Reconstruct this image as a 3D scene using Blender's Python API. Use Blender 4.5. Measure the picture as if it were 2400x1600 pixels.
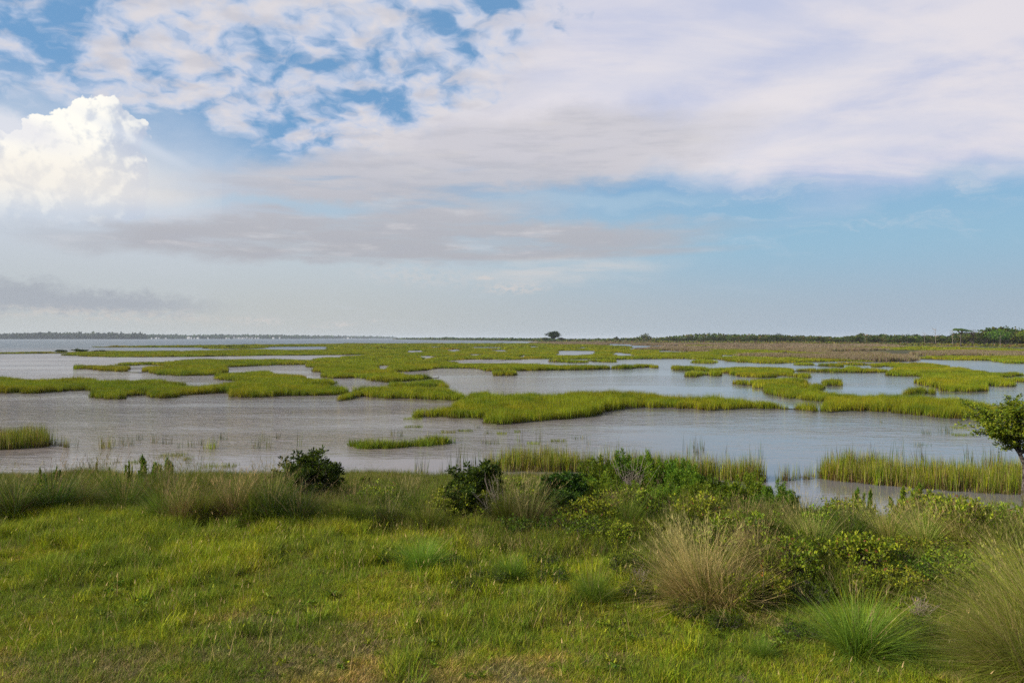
import bpy, math, random
import numpy as np
from mathutils import Vector, Matrix
from mathutils.geometry import tessellate_polygon
for o in list(bpy.data.objects):
    bpy.data.objects.remove(o)
sc = bpy.context.scene
COL = sc.collection
R = math.radians

# ------------------------------------------------------------------ camera
CAMH = 4.5; F = 1867.0; HOR = 792.0         # metres, focal length and horizon line of a 2400 x 1600 frame
cam_d = bpy.data.cameras.new('camera'); cam = bpy.data.objects.new('camera', cam_d); COL.objects.link(cam)
cam.location = (0, 0, CAMH); cam.rotation_euler = (R(90), 0, 0)
cam_d.sensor_width = 36; cam_d.lens = 28.0; cam_d.shift_y = -(800 - HOR) / 2400
cam_d.clip_start = 0.1; cam_d.clip_end = 40000
cam_d.dof.use_dof = True; cam_d.dof.focus_distance = 32; cam_d.dof.aperture_fstop = 4.0
sc.camera = cam

# ------------------------------------------------------------------ view and light
sc.view_settings.view_transform = 'Standard'; sc.view_settings.look = 'None'
sc.view_settings.exposure = 0.5; sc.view_settings.gamma = 1.0; sc.view_settings.use_curve_mapping = False
SUN_EL, SUN_AZ = 28.0, -108.0               # degrees; azimuth from the view axis, negative = left
sun_d = bpy.data.lights.new('sun', 'SUN'); sun_o = bpy.data.objects.new('sun', sun_d); COL.objects.link(sun_o)
sun_d.energy = 5.0; sun_d.angle = R(2); sun_d.color = (1.0, 0.93, 0.80)
sv = Vector((math.sin(R(SUN_AZ)) * math.cos(R(SUN_EL)), math.cos(R(SUN_AZ)) * math.cos(R(SUN_EL)), math.sin(R(SUN_EL))))
sun_o.rotation_euler = (-sv).to_track_quat('-Z', 'Y').to_euler(); sun_o.location = sv * 60

def s2l(c):
    return tuple((v / 255 / 12.92) if v / 255 <= 0.04045 else ((v / 255 + 0.055) / 1.055) ** 2.4 for v in c)

class NB:
    """small helper for node trees"""
    def __init__(s, t): s.t = t
    def n(s, k, **p):
        x = s.t.nodes.new(k)
        for a, b in p.items(): setattr(x, a, b)
        return x
    def put(s, sock, v):
        if isinstance(v, bpy.types.NodeSocket): s.t.links.new(v, sock)
        elif v is not None: sock.default_value = v
    def m(s, op, a, b=None, c=None, clamp=False):
        x = s.n('ShaderNodeMath', operation=op, use_clamp=clamp)
        for i, v in enumerate((a, b, c)): s.put(x.inputs[i], v)
        return x.outputs[0]
    def v(s, op, a, b=None, scale=None):
        x = s.n('ShaderNodeVectorMath', operation=op)
        s.put(x.inputs[0], a); s.put(x.inputs[1], b)
        if scale is not None: s.put(x.inputs['Scale'], scale)
        return x.outputs['Value'] if op in ('LENGTH', 'DOT_PRODUCT', 'DISTANCE') else x.outputs['Vector']
    def xyz(s, v):
        x = s.n('ShaderNodeSeparateXYZ'); s.put(x.inputs[0], v); return x.outputs
    def cxyz(s, a, b, c=0.0):
        x = s.n('ShaderNodeCombineXYZ')
        for i, q in enumerate((a, b, c)): s.put(x.inputs[i], q)
        return x.outputs[0]
    def noise(s, v, scale, detail=3.0, rough=0.5, dist=0.0, col=False):
        x = s.n('ShaderNodeTexNoise'); s.put(x.inputs['Vector'], v)
        x.inputs['Scale'].default_value = scale; x.inputs['Detail'].default_value = detail
        x.inputs['Roughness'].default_value = rough; x.inputs['Distortion'].default_value = dist
        return x.outputs['Color' if col else 'Fac']
    def rng(s, v, a, b, c=0.0, d=1.0, kind='SMOOTHSTEP'):
        x = s.n('ShaderNodeMapRange', interpolation_type=kind)
        for i, q in enumerate((v, a, b, c, d)): s.put(x.inputs[i], q)
        return x.outputs[0]
    def mix(s, f, a, b, mode='MIX'):
        x = s.n('ShaderNodeMix', data_type='RGBA', blend_type=mode)
        s.put(x.inputs['Factor'], f)
        s.put(x.inputs['A'], a if isinstance(a, bpy.types.NodeSocket) else tuple(a)[:3] + (1.0,))
        s.put(x.inputs['B'], b if isinstance(b, bpy.types.NodeSocket) else tuple(b)[:3] + (1.0,))
        return x.outputs['Result']

# ------------------------------------------------------------------ sky
world = bpy.data.worlds.new('World'); sc.world = world; world.use_nodes = True
wt = world.node_tree; wt.nodes.clear(); W = NB(wt)
STR = 0.1
EXPO = 2 ** -0.5
def skyc(c, k=1.0): return tuple(x / STR * k * EXPO for x in s2l(c))
def az_el(px, py):
    a = math.atan((px - 1200) / F)
    return math.degrees(a), math.degrees(math.atan((HOR - py) / F * math.cos(a)))
PPD = F * math.pi / 180
d = W.n('ShaderNodeTexCoord').outputs['Generated']
dx, dy, dz = W.xyz(d)
az = W.m('MULTIPLY', W.m('ARCTAN2', dx, dy), 57.2958)
el = W.m('MULTIPLY', W.m('ARCSINE', dz), 57.2958)
S0 = W.cxyz(az, el, 0.0)
plane = W.cxyz(W.m('DIVIDE', dx, W.m('ADD', W.m('MAXIMUM', dz, 0.0), 0.075)), W.m('DIVIDE', dy, W.m('ADD', W.m('MAXIMUM', dz, 0.0), 0.075)), 0.0)
w1 = W.v('SUBTRACT', W.noise(plane, 1.6, 4, 0.6, col=True), (0.5, 0.5, 0.5))
S1 = W.v('ADD', S0, W.v('MULTIPLY', w1, (6.0, 3.5, 0.0)))
w2 = W.v('SUBTRACT', W.noise(W.v('MULTIPLY', S0, (0.5, 1.0, 1.0)), 0.35, 5, 0.6, col=True), (0.5, 0.5, 0.5))
S2 = W.v('ADD', S0, W.v('MULTIPLY', w2, (7.0, 3.2, 0.0)))
def blob(vec, px, py, rx, ry, rot=0, soft=0.5):
    a, e = az_el(px, py)
    x = W.n('ShaderNodeMapping', vector_type='TEXTURE'); W.put(x.inputs['Vector'], vec)
    x.inputs['Location'].default_value = (a, e, 0); x.inputs['Rotation'].default_value = (0, 0, R(rot))
    x.inputs['Scale'].default_value = (rx / PPD, ry / PPD, 1)
    return W.rng(W.v('LENGTH', x.outputs[0]), 1 + soft, 1 - soft, 0, 1)
def addall(l):
    r = l[0]
    for q in l[1:]: r = W.m('ADD', r, q)
    return r
def mul(a, k): return W.m('MULTIPLY', a, k)

sky = W.n('ShaderNodeTexSky', sky_type='NISHITA'); sky.sun_disc = False
sky.sun_elevation = R(SUN_EL); sky.sun_rotation = R(SUN_AZ); sky.air_density = 1.15; sky.dust_density = 0.6; sky.ozone_density = 1.6
W.put(sky.inputs['Vector'], d) if 'Vector' in sky.inputs else None
base = W.mix(1.0, sky.outputs[0], (0.45, 0.63, 0.81), 'MULTIPLY')
clear = W.mix(0.62, base, skyc((122, 170, 214)))
lowc = W.mix(W.rng(az, -20, 30), skyc((189, 193, 192)), skyc((165, 181, 196)))
midc = W.mix(W.rng(az, -15, 20), skyc((190, 203, 213)), skyc((150, 188, 212)))
hz1 = W.rng(el, 13.5, 5.5)
hz2 = W.rng(el, 7.0, 1.0)
bg = W.mix(hz1, clear, midc)
bg = W.mix(hz2, bg, lowc)

# broken cell clouds, upper left
pl2 = W.cxyz(W.m('DIVIDE', dx, W.m('ADD', W.m('MAXIMUM', dz, 0.0), 0.34)), W.m('DIVIDE', dy, W.m('ADD', W.m('MAXIMUM', dz, 0.0), 0.34)), 0.0)
pl3 = W.v('ADD', pl2, W.v('MULTIPLY', W.v('SUBTRACT', W.noise(pl2, 9.0, 3, 0.6, col=True), (.5, .5, .5)), (.10, .10, 0)))
cells = W.m('ADD', W.m('ADD', mul(W.noise(pl3, 15.5, 5, 0.52), 1.3), mul(W.noise(pl2, 3.0, 2, 0.5), 0.30)), -.325)
gaps = addall([mul(blob(S1, -10, 200, 100, 260, 0, .5), .12), mul(blob(S1, 20, 30, 160, 60, 20, .6), .12),
    mul(blob(S0, 170, 330, 190, 60, 0, .6), .50), mul(blob(S1, 200, 70, 70, 70, 0, .6), .10), mul(blob(S1, 395, 350, 85, 80, 20, .5), .26),
    mul(blob(S1, 570, 350, 190, 36, -8, .6), .24), mul(blob(S1, 700, 300, 160, 50, -10, .6), .06),
    mul(blob(S1, 790, 180, 150, 50, -28, .8), .10), mul(blob(S1, 900, 215, 110, 40, -20, .8), .09), mul(blob(S1, 1160, 70, 260, 110, 0, .6), .11),
    mul(blob(S1, 1000, 280, 160, 26, 0, .6), .16), mul(blob(S1, 600, 130, 80, 70, 0, .6), .08), mul(blob(S1, 1560, 60, 200, 90, 0, .7), .06)])
fillc = addall([mul(blob(S1, 1500, 260, 330, 80, 8, .6), .25), mul(blob(S1, 2150, 120, 860, 330, 6, .30), .50), mul(blob(S1, 1150, 350, 330, 90, 0, .6), .3), mul(blob(S1, 500, 60, 160, 130, 0, .6), .04)])
dens = W.m('SUBTRACT', W.m('ADD', W.m('ADD', cells, fillc), .10), gaps)
zone = W.rng(W.xyz(S2)[1], az_el(1200, 420)[1], az_el(1200, 335)[1])
alto = mul(W.rng(dens, 0.30, 0.60), zone)
altoc = W.mix(W.rng(dens, .46, .80), skyc((188, 202, 227)), skyc((220, 217, 222)))
altoc = W.mix(mul(W.rng(W.noise(plane, 7.5, 3, .5), .45, .7), .5), altoc, skyc((190, 190, 200)))
smooth_t = W.noise(W.v('MULTIPLY', plane, (0.7, 1.1, 1)), 1.5, 6, 0.6, 0.4)
rightc = W.mix(W.rng(smooth_t, .36, .64), skyc((194, 201, 226)), skyc((226, 222, 229)))
rightc = W.mix(addall([mul(blob(S2, 1480, 180, 300, 45, 14, .8), .5), mul(blob(S2, 1780, 260, 360, 45, 16, .8), .6), mul(blob(S2, 1900, 340, 420, 40, 4, .8), .5)]), rightc, skyc((233, 228, 231)))
rmask = W.rng(az, az_el(1050, 0)[0], az_el(1450, 0)[0])
altoc = W.mix(rmask, altoc, rightc)
sky1 = W.mix(alto, bg, altoc)

# soft white veil hanging down on the right
veil = W.m('MAXIMUM', blob(S2, 2080, 170, 720, 225, -1, .2), blob(S2, 1450, 300, 420, 90, 3, .3))
veil = W.m('MAXIMUM', veil, mul(blob(S2, 2330, 330, 330, 35, 18, .7), .45))
sky1 = W.mix(mul(veil, W.rng(smooth_t, .15, .5, .72, 1.0)), sky1, rightc)
wisps = W.rng(W.noise(W.v('MULTIPLY', S2, (.16, .62, 1)), 1.2, 7, .65, .5), .50, .75)
sky1 = W.mix(mul(W.m('MULTIPLY', wisps, addall([mul(blob(S0, 1900, 445, 700, 100, 0, .8), .55), mul(blob(S0, 700, 640, 900, 120, 0, .8), .25)])), 1.0), sky1, skyc((205, 212, 222)))

hazeb = W.m('MAXIMUM', mul(blob(S2, 130, 480, 400, 200, 0, .5), .85), mul(blob(S2, 450, 480, 190, 75, 20, .6), .75))
sky1 = W.mix(hazeb, sky1, W.mix(W.rng(el, 3, 9), skyc((192, 199, 204)), skyc((204, 213, 227))))
# long streaky grey sheets across the middle
stk = W.noise(W.v('MULTIPLY', S0, (.10, .75, 1)), 1.1, 6, .58, .15)
sheet = W.m('MAXIMUM', blob(S2, 1060, 405, 560, 66, 5, .35), blob(S2, 930, 560, 700, 52, 1, .3))
sheet = W.m('MAXIMUM', sheet, blob(S2, 900, 500, 360, 42, 4, .5))
sheet = W.m('MAXIMUM', sheet, blob(S2, 1300, 345, 420, 70, 3, .4))
sheet = W.m('MAXIMUM', sheet, mul(blob(S0, 1250, 597, 380, 13, 1, .5), 1.0))
sheet = W.m('MULTIPLY', sheet, W.rng(W.m('ADD', stk, W.rng(el, az_el(1200, 430)[1], az_el(1200, 340)[1], 0, .2)), .30, .52, .45, 1.0))
shc = W.mix(W.rng(el, az_el(1200, 600)[1], az_el(1200, 330)[1]), skyc((178, 179, 186)), skyc((206, 204, 211)))
shc = W.mix(mul(W.rng(W.noise(W.v('MULTIPLY', S0, (.12, .8, 1)), 1.6, 6, .62), .42, .66), .4), shc, skyc((176, 178, 188)))
shc = W.mix(W.rng(W.noise(W.v('MULTIPLY', S0, (.14, .8, 1)), 1.3, 6, .6), .50, .78), shc, skyc((208, 205, 208)))
sky1 = W.mix(mul(sheet, .92), sky1, shc)
# pale gap between the sheets
sky1 = W.mix(W.m('MULTIPLY', W.m('MAXIMUM', mul(blob(S2, 700, 478, 190, 13, 3, .8), .8), mul(blob(S2, 1400, 470, 230, 16, 0, .8), .7)), .8), sky1, skyc((172, 198, 218)))

# low puffs and the grey bank near the horizon
pn = W.noise(W.v('MULTIPLY', S0, (.7, 1.2, 1)), 2.2, 6, .65)
puff = addall([blob(S0, 1205, 676, 70, 11, 0, .8), blob(S0, 1135, 651, 20, 5, 0, .8), blob(S0, 612, 752, 34, 8, 0, .9),
               blob(S0, 782, 761, 38, 6, 3, .8), blob(S0, 436, 732, 14, 8, 0, .9), mul(blob(S0, 980, 645, 120, 22, -4, .9), .5), mul(blob(S0, 885, 752, 14, 4, 0, .9), .7)])
puff = W.m('MULTIPLY', W.m('MINIMUM', puff, 1.0), W.rng(pn, .40, .60))
sky1 = W.mix(mul(puff, .7), sky1, skyc((212, 206, 203)))
S3 = W.v('ADD', S0, W.v('MULTIPLY', W.v('SUBTRACT', W.noise(S0, .9, 5, .65, col=True), (.5, .5, .5)), (1.8, .8, 0)))
sky1 = W.mix(mul(W.m('MULTIPLY', blob(S2, 1330, 632, 190, 24, 3, .9), W.rng(stk, .3, .6)), .7), sky1, skyc((214, 210, 208)))
S4 = W.v('ADD', S3, W.v('MULTIPLY', W.v('SUBTRACT', W.noise(W.v('MULTIPLY', S0, (.8, 1.4, 1)), 1.6, 5, .65, col=True), (.5, .5, .5)), (1.2, 1.6, 0)))
bank = W.m('MAXIMUM', blob(S4, 20, 692, 120, 30, 0, .6), blob(S4, 210, 708, 200, 22, -1, .6))
bank = W.m('MAXIMUM', bank, mul(blob(S4, 108, 655, 16, 7, 0, .8), .4))
sky1 = W.mix(mul(bank, .8), sky1, skyc((164, 170, 180)))
sky1 = W.mix(W.m('MULTIPLY', mul(blob(S3, 240, 738, 260, 12, -2, .8), .7), W.rng(pn, .42, .6)), sky1, skyc((202, 198, 194)))

# blue-white rain veil below the tower, then the tower itself

def tower_group():
    g = bpy.data.node_groups.new('tower_height', 'ShaderNodeTree')
    g.interface.new_socket('Vector', in_out='INPUT', socket_type='NodeSocketVector')
    g.interface.new_socket('H', in_out='OUTPUT', socket_type='NodeSocketFloat')
    T = NB(g); gi = T.n('NodeGroupInput'); go = T.n('NodeGroupOutput'); v0 = gi.outputs[0]
    wp = T.v('SUBTRACT', T.noise(v0, .55, 6, .62, col=True), (.5, .5, .5))
    v1 = T.v('ADD', v0, T.v('MULTIPLY', wp, (1.5, 1.5, 0)))
    hs = None
    for (px, py, r, up) in [(205, 270, 42, 1.0), (255, 262, 34, .96), (290, 315, 50, .93), (235, 330, 70, 1.12), (160, 300, 40, 1.08), (120, 330, 50, 1.12), (200, 390, 95, 1.2),
                            (280, 390, 62, .9), (95, 300, 24, 1.0), (60, 395, 75, 1.2), (-10, 390, 62, 1.15), (-70, 370, 80, 1.15), (130, 420, 90, 1.2), (250, 440, 85, .95), (40, 450, 70, 1.1)]:
        a, e = az_el(px, py)
        q = T.v('LENGTH', T.v('SUBTRACT', v1, (a, e, 0)))
        h = T.m('MULTIPLY', T.m('SUBTRACT', 1.0, T.m('POWER', T.m('DIVIDE', q, r / PPD), 2.0)), r / 90 * up)
        hs = h if hs is None else T.m('SMOOTH_MAX', hs, h, .12)
    for scl, amp in ((1.1, .34), (2.4, .17), (5.0, .08)):
        vo = T.n('ShaderNodeTexVoronoi', feature='SMOOTH_F1'); T.put(vo.inputs['Vector'], v1)
        vo.inputs['Scale'].default_value = scl; vo.inputs['Smoothness'].default_value = .25
        hs = T.m('ADD', hs, T.m('MULTIPLY', T.m('SUBTRACT', .45, vo.outputs['Distance']), amp))
    T.put(go.inputs[0], hs); return g
tg = tower_group()
def tow(v):
    x = W.n('ShaderNodeGroup'); x.node_tree = tg; W.put(x.inputs[0], v); return x.outputs[0]
h0 = tow(S0)
h1 = tow(W.v('ADD', S0, (-.42, .30, 0)))
lit = W.rng(W.m('SUBTRACT', h0, h1), -.20, .24)
pre_tower = sky1
tmask = W.m('MULTIPLY', W.rng(h0, .0, .07), W.rng(W.m('ADD', el, mul(W.xyz(w2)[1], 5.0)), az_el(200, 560)[1], az_el(200, 370)[1]))
bodyl = W.rng(W.xyz(S3)[0], az_el(330, 0)[0], az_el(190, 0)[0])
lit = W.m('ADD', mul(lit, .72), mul(bodyl, .34), clamp=True)
tcol = W.mix(lit, skyc((188, 199, 219)), skyc((255, 252, 243), 1.04))
sky1 = W.mix(mul(tmask, .97), sky1, tcol)
glow = W.m('MULTIPLY', W.m('MAXIMUM', blob(S3, 70, 440, 260, 75, 5, .6), blob(S3, 300, 470, 130, 40, 0, .8)), W.rng(el, az_el(200, 515)[1], az_el(200, 430)[1]))
sky1 = W.mix(mul(glow, .6), sky1, skyc((243, 236, 226)))
# thin wisp over the tower's right flank
sky1 = W.mix(W.m('MULTIPLY', blob(S0, 310, 325, 95, 10, -24, .9), .45), sky1, skyc((222, 228, 238)))
cl2 = mul(blob(S3, 20, 295, 95, 26, -14, .6), .75)
sky1 = W.mix(cl2, sky1, skyc((232, 232, 238)))
# the sky goes on behind and overhead with the same broken cloud
back = W.rng(W.m('ABSOLUTE', az), 38, 48)
gcl = W.noise(plane, 3.2, 4, .6)
gen = W.mix(W.rng(gcl, .40, .56), bg, skyc((214, 212, 220)))
gen = W.mix(W.rng(el, 2, 14), lowc, gen)
gen = W.mix(W.rng(dz, 0.0, -.02), gen, skyc((120, 125, 120)))
outm = W.m('MAXIMUM', W.m('MAXIMUM', back, W.rng(el, 25, 30)), W.rng(dz, -.004, -.01))
def bgnode(c):
    q = W.n('ShaderNodeBackground'); q.inputs['Strength'].default_value = STR; W.put(q.inputs['Color'], c); return q.outputs[0]
def mixsh(f, a, b):
    q = W.n('ShaderNodeMixShader'); W.put(q.inputs[0], f); wt.links.new(a, q.inputs[1]); wt.links.new(b, q.inputs[2]); return q.outputs[0]
tzone = W.m('MULTIPLY', W.m('LESS_THAN', az, az_el(520, 0)[0]), W.m('LESS_THAN', el, az_el(200, 200)[1] + 1))
wo = W.n('ShaderNodeOutputWorld')
wt.links.new(mixsh(outm, mixsh(tzone, bgnode(pre_tower), bgnode(sky1)), bgnode(gen)), wo.inputs[0])
world.cycles.sampling_method = 'MANUAL'; world.cycles.sample_map_resolution = 512

# ------------------------------------------------------------------ object helpers
rng = np.random.default_rng(7); random.seed(7)
def tag(o, label=None, cat=None, group=None, kind=None):
    if label: o['label'] = label
    if cat: o['category'] = cat
    if group: o['group'] = group
    if kind: o['kind'] = kind
    return o
def new_mesh(name, verts, faces, mat=None, cols=None, smooth=False):
    me = bpy.data.meshes.new(name)
    verts = np.asarray(verts, np.float32).reshape(-1, 3)
    if isinstance(faces, np.ndarray):
        nf, k = faces.shape
        me.vertices.add(len(verts)); me.vertices.foreach_set('co', verts.ravel())
        me.loops.add(nf * k); me.loops.foreach_set('vertex_index', faces.astype(np.int32).ravel())
        me.polygons.add(nf); me.polygons.foreach_set('loop_start', np.arange(0, nf * k, k, dtype=np.int32))
        me.update(calc_edges=True)
    else:
        me.from_pydata(verts.tolist(), [], faces)
    if cols is not None:
        a = me.color_attributes.new('Col', 'FLOAT_COLOR', 'POINT')
        c = np.ones((len(verts), 4), np.float32); c[:, :3] = cols
        a.data.foreach_set('color', c.ravel())
    if mat: me.materials.append(mat)
    if smooth: me.polygons.foreach_set('use_smooth', np.ones(len(me.polygons), bool))
    me.update()
    return me
def obj(name, me, parent=None, loc=None):
    o = bpy.data.objects.new(name, me); COL.objects.link(o)
    if parent: o.parent = parent
    if loc is not None: o.location = loc
    return o
def empty(name, loc, rz=0.0, s=1.0):
    o = bpy.data.objects.new(name, None); COL.objects.link(o); o.empty_display_size = .2
    o.location = loc; o.rotation_euler = (0, 0, rz); o.scale = (s, s, s) if not isinstance(s, tuple) else s
    return o
def copy_tree(root, kids):
    r = root.copy(); COL.objects.link(r)
    for k in kids:
        c = k.copy(); COL.objects.link(c); c.parent = r
    return r
def vnoise(x, y, s, seed=0):
    """smooth value noise for placing things, -1..1"""
    x = np.asarray(x, float) / s; y = np.asarray(y, float) / s
    xi = np.floor(x).astype(np.int64); yi = np.floor(y).astype(np.int64); fx = x - xi; fy = y - yi
    def h(a, b):
        n = (a * 374761393 + b * 668265263 + seed * 1442695041) & 0xffffffff
        n = ((n ^ (n >> 13)) * 1274126177) & 0xffffffff
        return ((n ^ (n >> 16)) & 0xffff) / 32768.0 - 1
    fx = fx * fx * (3 - 2 * fx); fy = fy * fy * (3 - 2 * fy)
    return (h(xi, yi) * (1 - fx) + h(xi + 1, yi) * fx) * (1 - fy) + (h(xi, yi + 1) * (1 - fx) + h(xi + 1, yi + 1) * fx) * fy

# colours (linear albedo)
GREEN = np.array((.112, .180, .012)); LIME = np.array((.235, .285, .018)); DEEP = np.array((.030, .062, .009))
OLIVE = np.array((.150, .165, .024)); TAN = np.array((.36, .29, .115)); BROWN = np.array((.125, .080, .036)); STRAW = np.array((.60, .47, .18))
MARSH = np.array((.158, .208, .008)); MARSH2 = np.array((.255, .265, .010)); GREYG = np.array((.085, .125, .055))

# ------------------------------------------------------------------ materials
def foliage(name, patch=None, scale=.5, var=.35, trans=.3, rough=.6, hue=.03, spec=.10):
    m = bpy.data.materials.new(name); m.use_nodes = True; t = m.node_tree; t.nodes.clear(); N = NB(t)
    col = N.n('ShaderNodeAttribute', attribute_name='Col').outputs['Color']
    oi = N.n('ShaderNodeObjectInfo').outputs['Random']
    pos = N.n('ShaderNodeNewGeometry').outputs['Position']
    hs = N.n('ShaderNodeHueSaturation'); N.put(hs.inputs['Color'], col)
    N.put(hs.inputs['Value'], N.rng(oi, 0, 1, 1 - var, 1 + var, 'LINEAR'))
    N.put(hs.inputs['Hue'], N.rng(N.m('FRACT', N.m('MULTIPLY', oi, 7.31)), 0, 1, .5 - hue, .5 + hue * .6, 'LINEAR'))
    c = hs.outputs[0]
    if patch:
        for (tint, sc_, lo, hi, amt) in patch:
            f = N.m('MULTIPLY', N.rng(N.noise(pos, sc_, 4, .6), lo, hi), amt)
            c = N.mix(f, c, tint, 'MULTIPLY')
    p = N.n('ShaderNodeBsdfPrincipled'); N.put(p.inputs['Base Color'], c); p.inputs['Roughness'].default_value = rough
    p.inputs['Specular IOR Level'].default_value = spec
    tr = N.n('ShaderNodeBsdfTranslucent'); N.put(tr.inputs['Color'], c)
    mx = N.n('ShaderNodeMixShader'); mx.inputs[0].default_value = trans
    t.links.new(p.outputs[0], mx.inputs[1]); t.links.new(tr.outputs[0], mx.inputs[2])
    o = N.n('ShaderNodeOutputMaterial'); t.links.new(mx.outputs[0], o.inputs[0])
    return m
def solid(name, fn, rough=.9, bump=None, spec=.2):
    m = bpy.data.materials.new(name); m.use_nodes = True; t = m.node_tree; t.nodes.clear(); N = NB(t)
    pos = N.n('ShaderNodeNewGeometry').outputs['Position']
    p = N.n('ShaderNodeBsdfPrincipled'); N.put(p.inputs['Base Color'], fn(N, pos)); p.inputs['Roughness'].default_value = rough
    p.inputs['Specular IOR Level'].default_value = spec
    if bump:
        b = N.n('ShaderNodeBump'); b.inputs['Distance'].default_value = bump[1]; N.put(b.inputs['Height'], N.noise(pos, bump[0], 5, .65)); t.links.new(b.outputs[0], p.inputs['Normal'])
    o = N.n('ShaderNodeOutputMaterial'); t.links.new(p.outputs[0], o.inputs[0])
    return m
M_lawn = foliage('lawn_grass', [((1.25, 1.02, 1.5), .55, .52, .68, .6), ((1.6, 1.42, .8), .9, .45, .62, .8), ((.66, .80, .8), .35, .5, .72, .45)], var=.28)
M_tuss = foliage('tussock_grass', [((.62, .72, .8), .5, .46, .62, .6)], var=.25, trans=.38)
M_leaf = foliage('shrub_leaves', var=.2, trans=.3, rough=.45)
M_marsh = foliage('marsh_grass', [((1.40, 1.0, .9), .10, .45, .65, .7), ((.55, .72, .9), .05, .48, .66, .7), ((1.35, .92, 1.2), .022, .52, .7, .6), ((.50, .66, .85), .45, .48, .62, .75)], var=.30, trans=.3, hue=.02)
M_reed = foliage('reed_stems', [((1.3, .85, 1.0), .8, .5, .7, .5)], var=.25, trans=.2)
M_brown = foliage('brown_rush', [((.8, .8, .85), .04, .45, .65, .6)], var=.22, trans=.2)
M_far = foliage('scrub_leaves', [((1.5, 1.1, 1.1), .03, .45, .65, .6), ((.5, .55, .6), .05, .5, .6, .6)], var=.40, trans=.15, hue=.04)
M_bark = solid('bark', lambda N, p: N.mix(N.rng(N.noise(p, 22, 5, .6), .4, .65), (.030, .022, .018), (.13, .11, .10)), bump=(30, .02))
M_dead = solid('dead_wood', lambda N, p: N.mix(N.noise(p, 8, 4, .6), (.12, .09, .075), (.30, .25, .21)))
M_mud = solid('marsh_mud', lambda N, p: N.mix(N.rng(N.noise(p, .6, 5, .6), .4, .62), (.05, .038, .022), (.055, .065, .018)), bump=(3, .05))
M_soil = solid('soil', lambda N, p: N.mix(N.rng(N.noise(p, 1.3, 6, .65), .42, .62), (.05, .055, .016), (.13, .095, .055)), bump=(9, .04))
M_dune = solid('dune_soil', lambda N, p: N.mix(N.rng(N.noise(p, .03, 5, .6), .42, .6), (.045, .06, .018), (.14, .105, .06)), bump=(.3, .4))
M_white = solid('white_paint', lambda N, p: N.mix(N.noise(p, .02, 1, .5), (.45, .45, .44), (.6, .6, .6)))
M_roof = solid('grey_shingle', lambda N, p: N.mix(N.noise(p, .02, 1, .5), (.16, .16, .17), (.24, .2, .18)))

# ------------------------------------------------------------------ water
def water_mat():
    m = bpy.data.materials.new('bay_water'); m.use_nodes = True; t = m.node_tree; t.nodes.clear(); N = NB(t)
    pos = N.n('ShaderNodeNewGeometry').outputs['Position']
    x, y, z = N.xyz(pos)
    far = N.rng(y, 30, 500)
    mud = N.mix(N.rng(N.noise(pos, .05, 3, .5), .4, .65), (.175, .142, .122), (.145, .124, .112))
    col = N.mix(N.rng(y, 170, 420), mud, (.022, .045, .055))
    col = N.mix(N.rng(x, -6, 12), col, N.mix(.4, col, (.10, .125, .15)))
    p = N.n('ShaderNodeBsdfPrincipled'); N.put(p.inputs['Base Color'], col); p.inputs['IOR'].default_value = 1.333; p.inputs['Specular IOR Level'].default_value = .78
    N.put(p.inputs['Roughness'], N.rng(y, 25, 260, .04, .22, 'LINEAR'))
    def rot(vec, a, s):
        q = N.n('ShaderNodeMapping'); N.put(q.inputs['Vector'], vec); q.inputs['Rotation'].default_value = (0, 0, R(a)); q.inputs['Scale'].default_value = s; return q.outputs[0]
    wv = rot(pos, 20, (.8, 1.5, 1.0))
    a = N.noise(wv, 1.5, 4, .6, .6); b = N.noise(rot(pos, 10, (1.2, 2.4, 1)), 4.2, 4, .65, .8); c = N.noise(rot(pos, 14, (.45, .9, 1)), .7, 3, .55)
    h = N.m('ADD', N.m('ADD', N.m('MULTIPLY', a, .62), N.m('MULTIPLY', b, .10)), N.m('MULTIPLY', c, .70))
    h = N.m('MULTIPLY', h, N.rng(x, -8, 6, 1.9, 1.0))
    gust = N.rng(N.noise(rot(pos, 8, (.6, 1.6, 1)), .05, 4, .6), .36, .62, .12, 1.15)
    # sheltered water near the bank is calmer
    shore = N.rng(N.m('ADD', y, N.m('MULTIPLY', N.noise(pos, .2, 2, .5), 7)), 27, 42, .16, 1.0)
    right = N.rng(x, -4, 9, 1.0, .36)
    amp = N.m('MULTIPLY', N.m('MULTIPLY', gust, shore), right)
    bp = N.n('ShaderNodeBump'); N.put(bp.inputs['Strength'], amp); N.put(bp.inputs['Distance'], N.rng(y, 120, 420, .20, .55)); N.put(bp.inputs['Height'], h)
    t.links.new(bp.outputs[0], p.inputs['Normal'])
    o = N.n('ShaderNodeOutputMaterial'); t.links.new(p.outputs[0], o.inputs[0])
    return m
def sheet(name, x0, x1, y0, y1, z, mat):
    return tag(obj(name, new_mesh(name, [(x0, y0, z), (x1, y0, z), (x1, y1, z), (x0, y1, z)], [(0, 1, 2, 3)], mat)), kind='structure')
sheet('water', -9000, 9000, 14.0, 14000, 0.0, water_mat())
sheet('bay_bed', -9000, 9000, 60, 14000, -0.6, M_mud)

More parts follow.
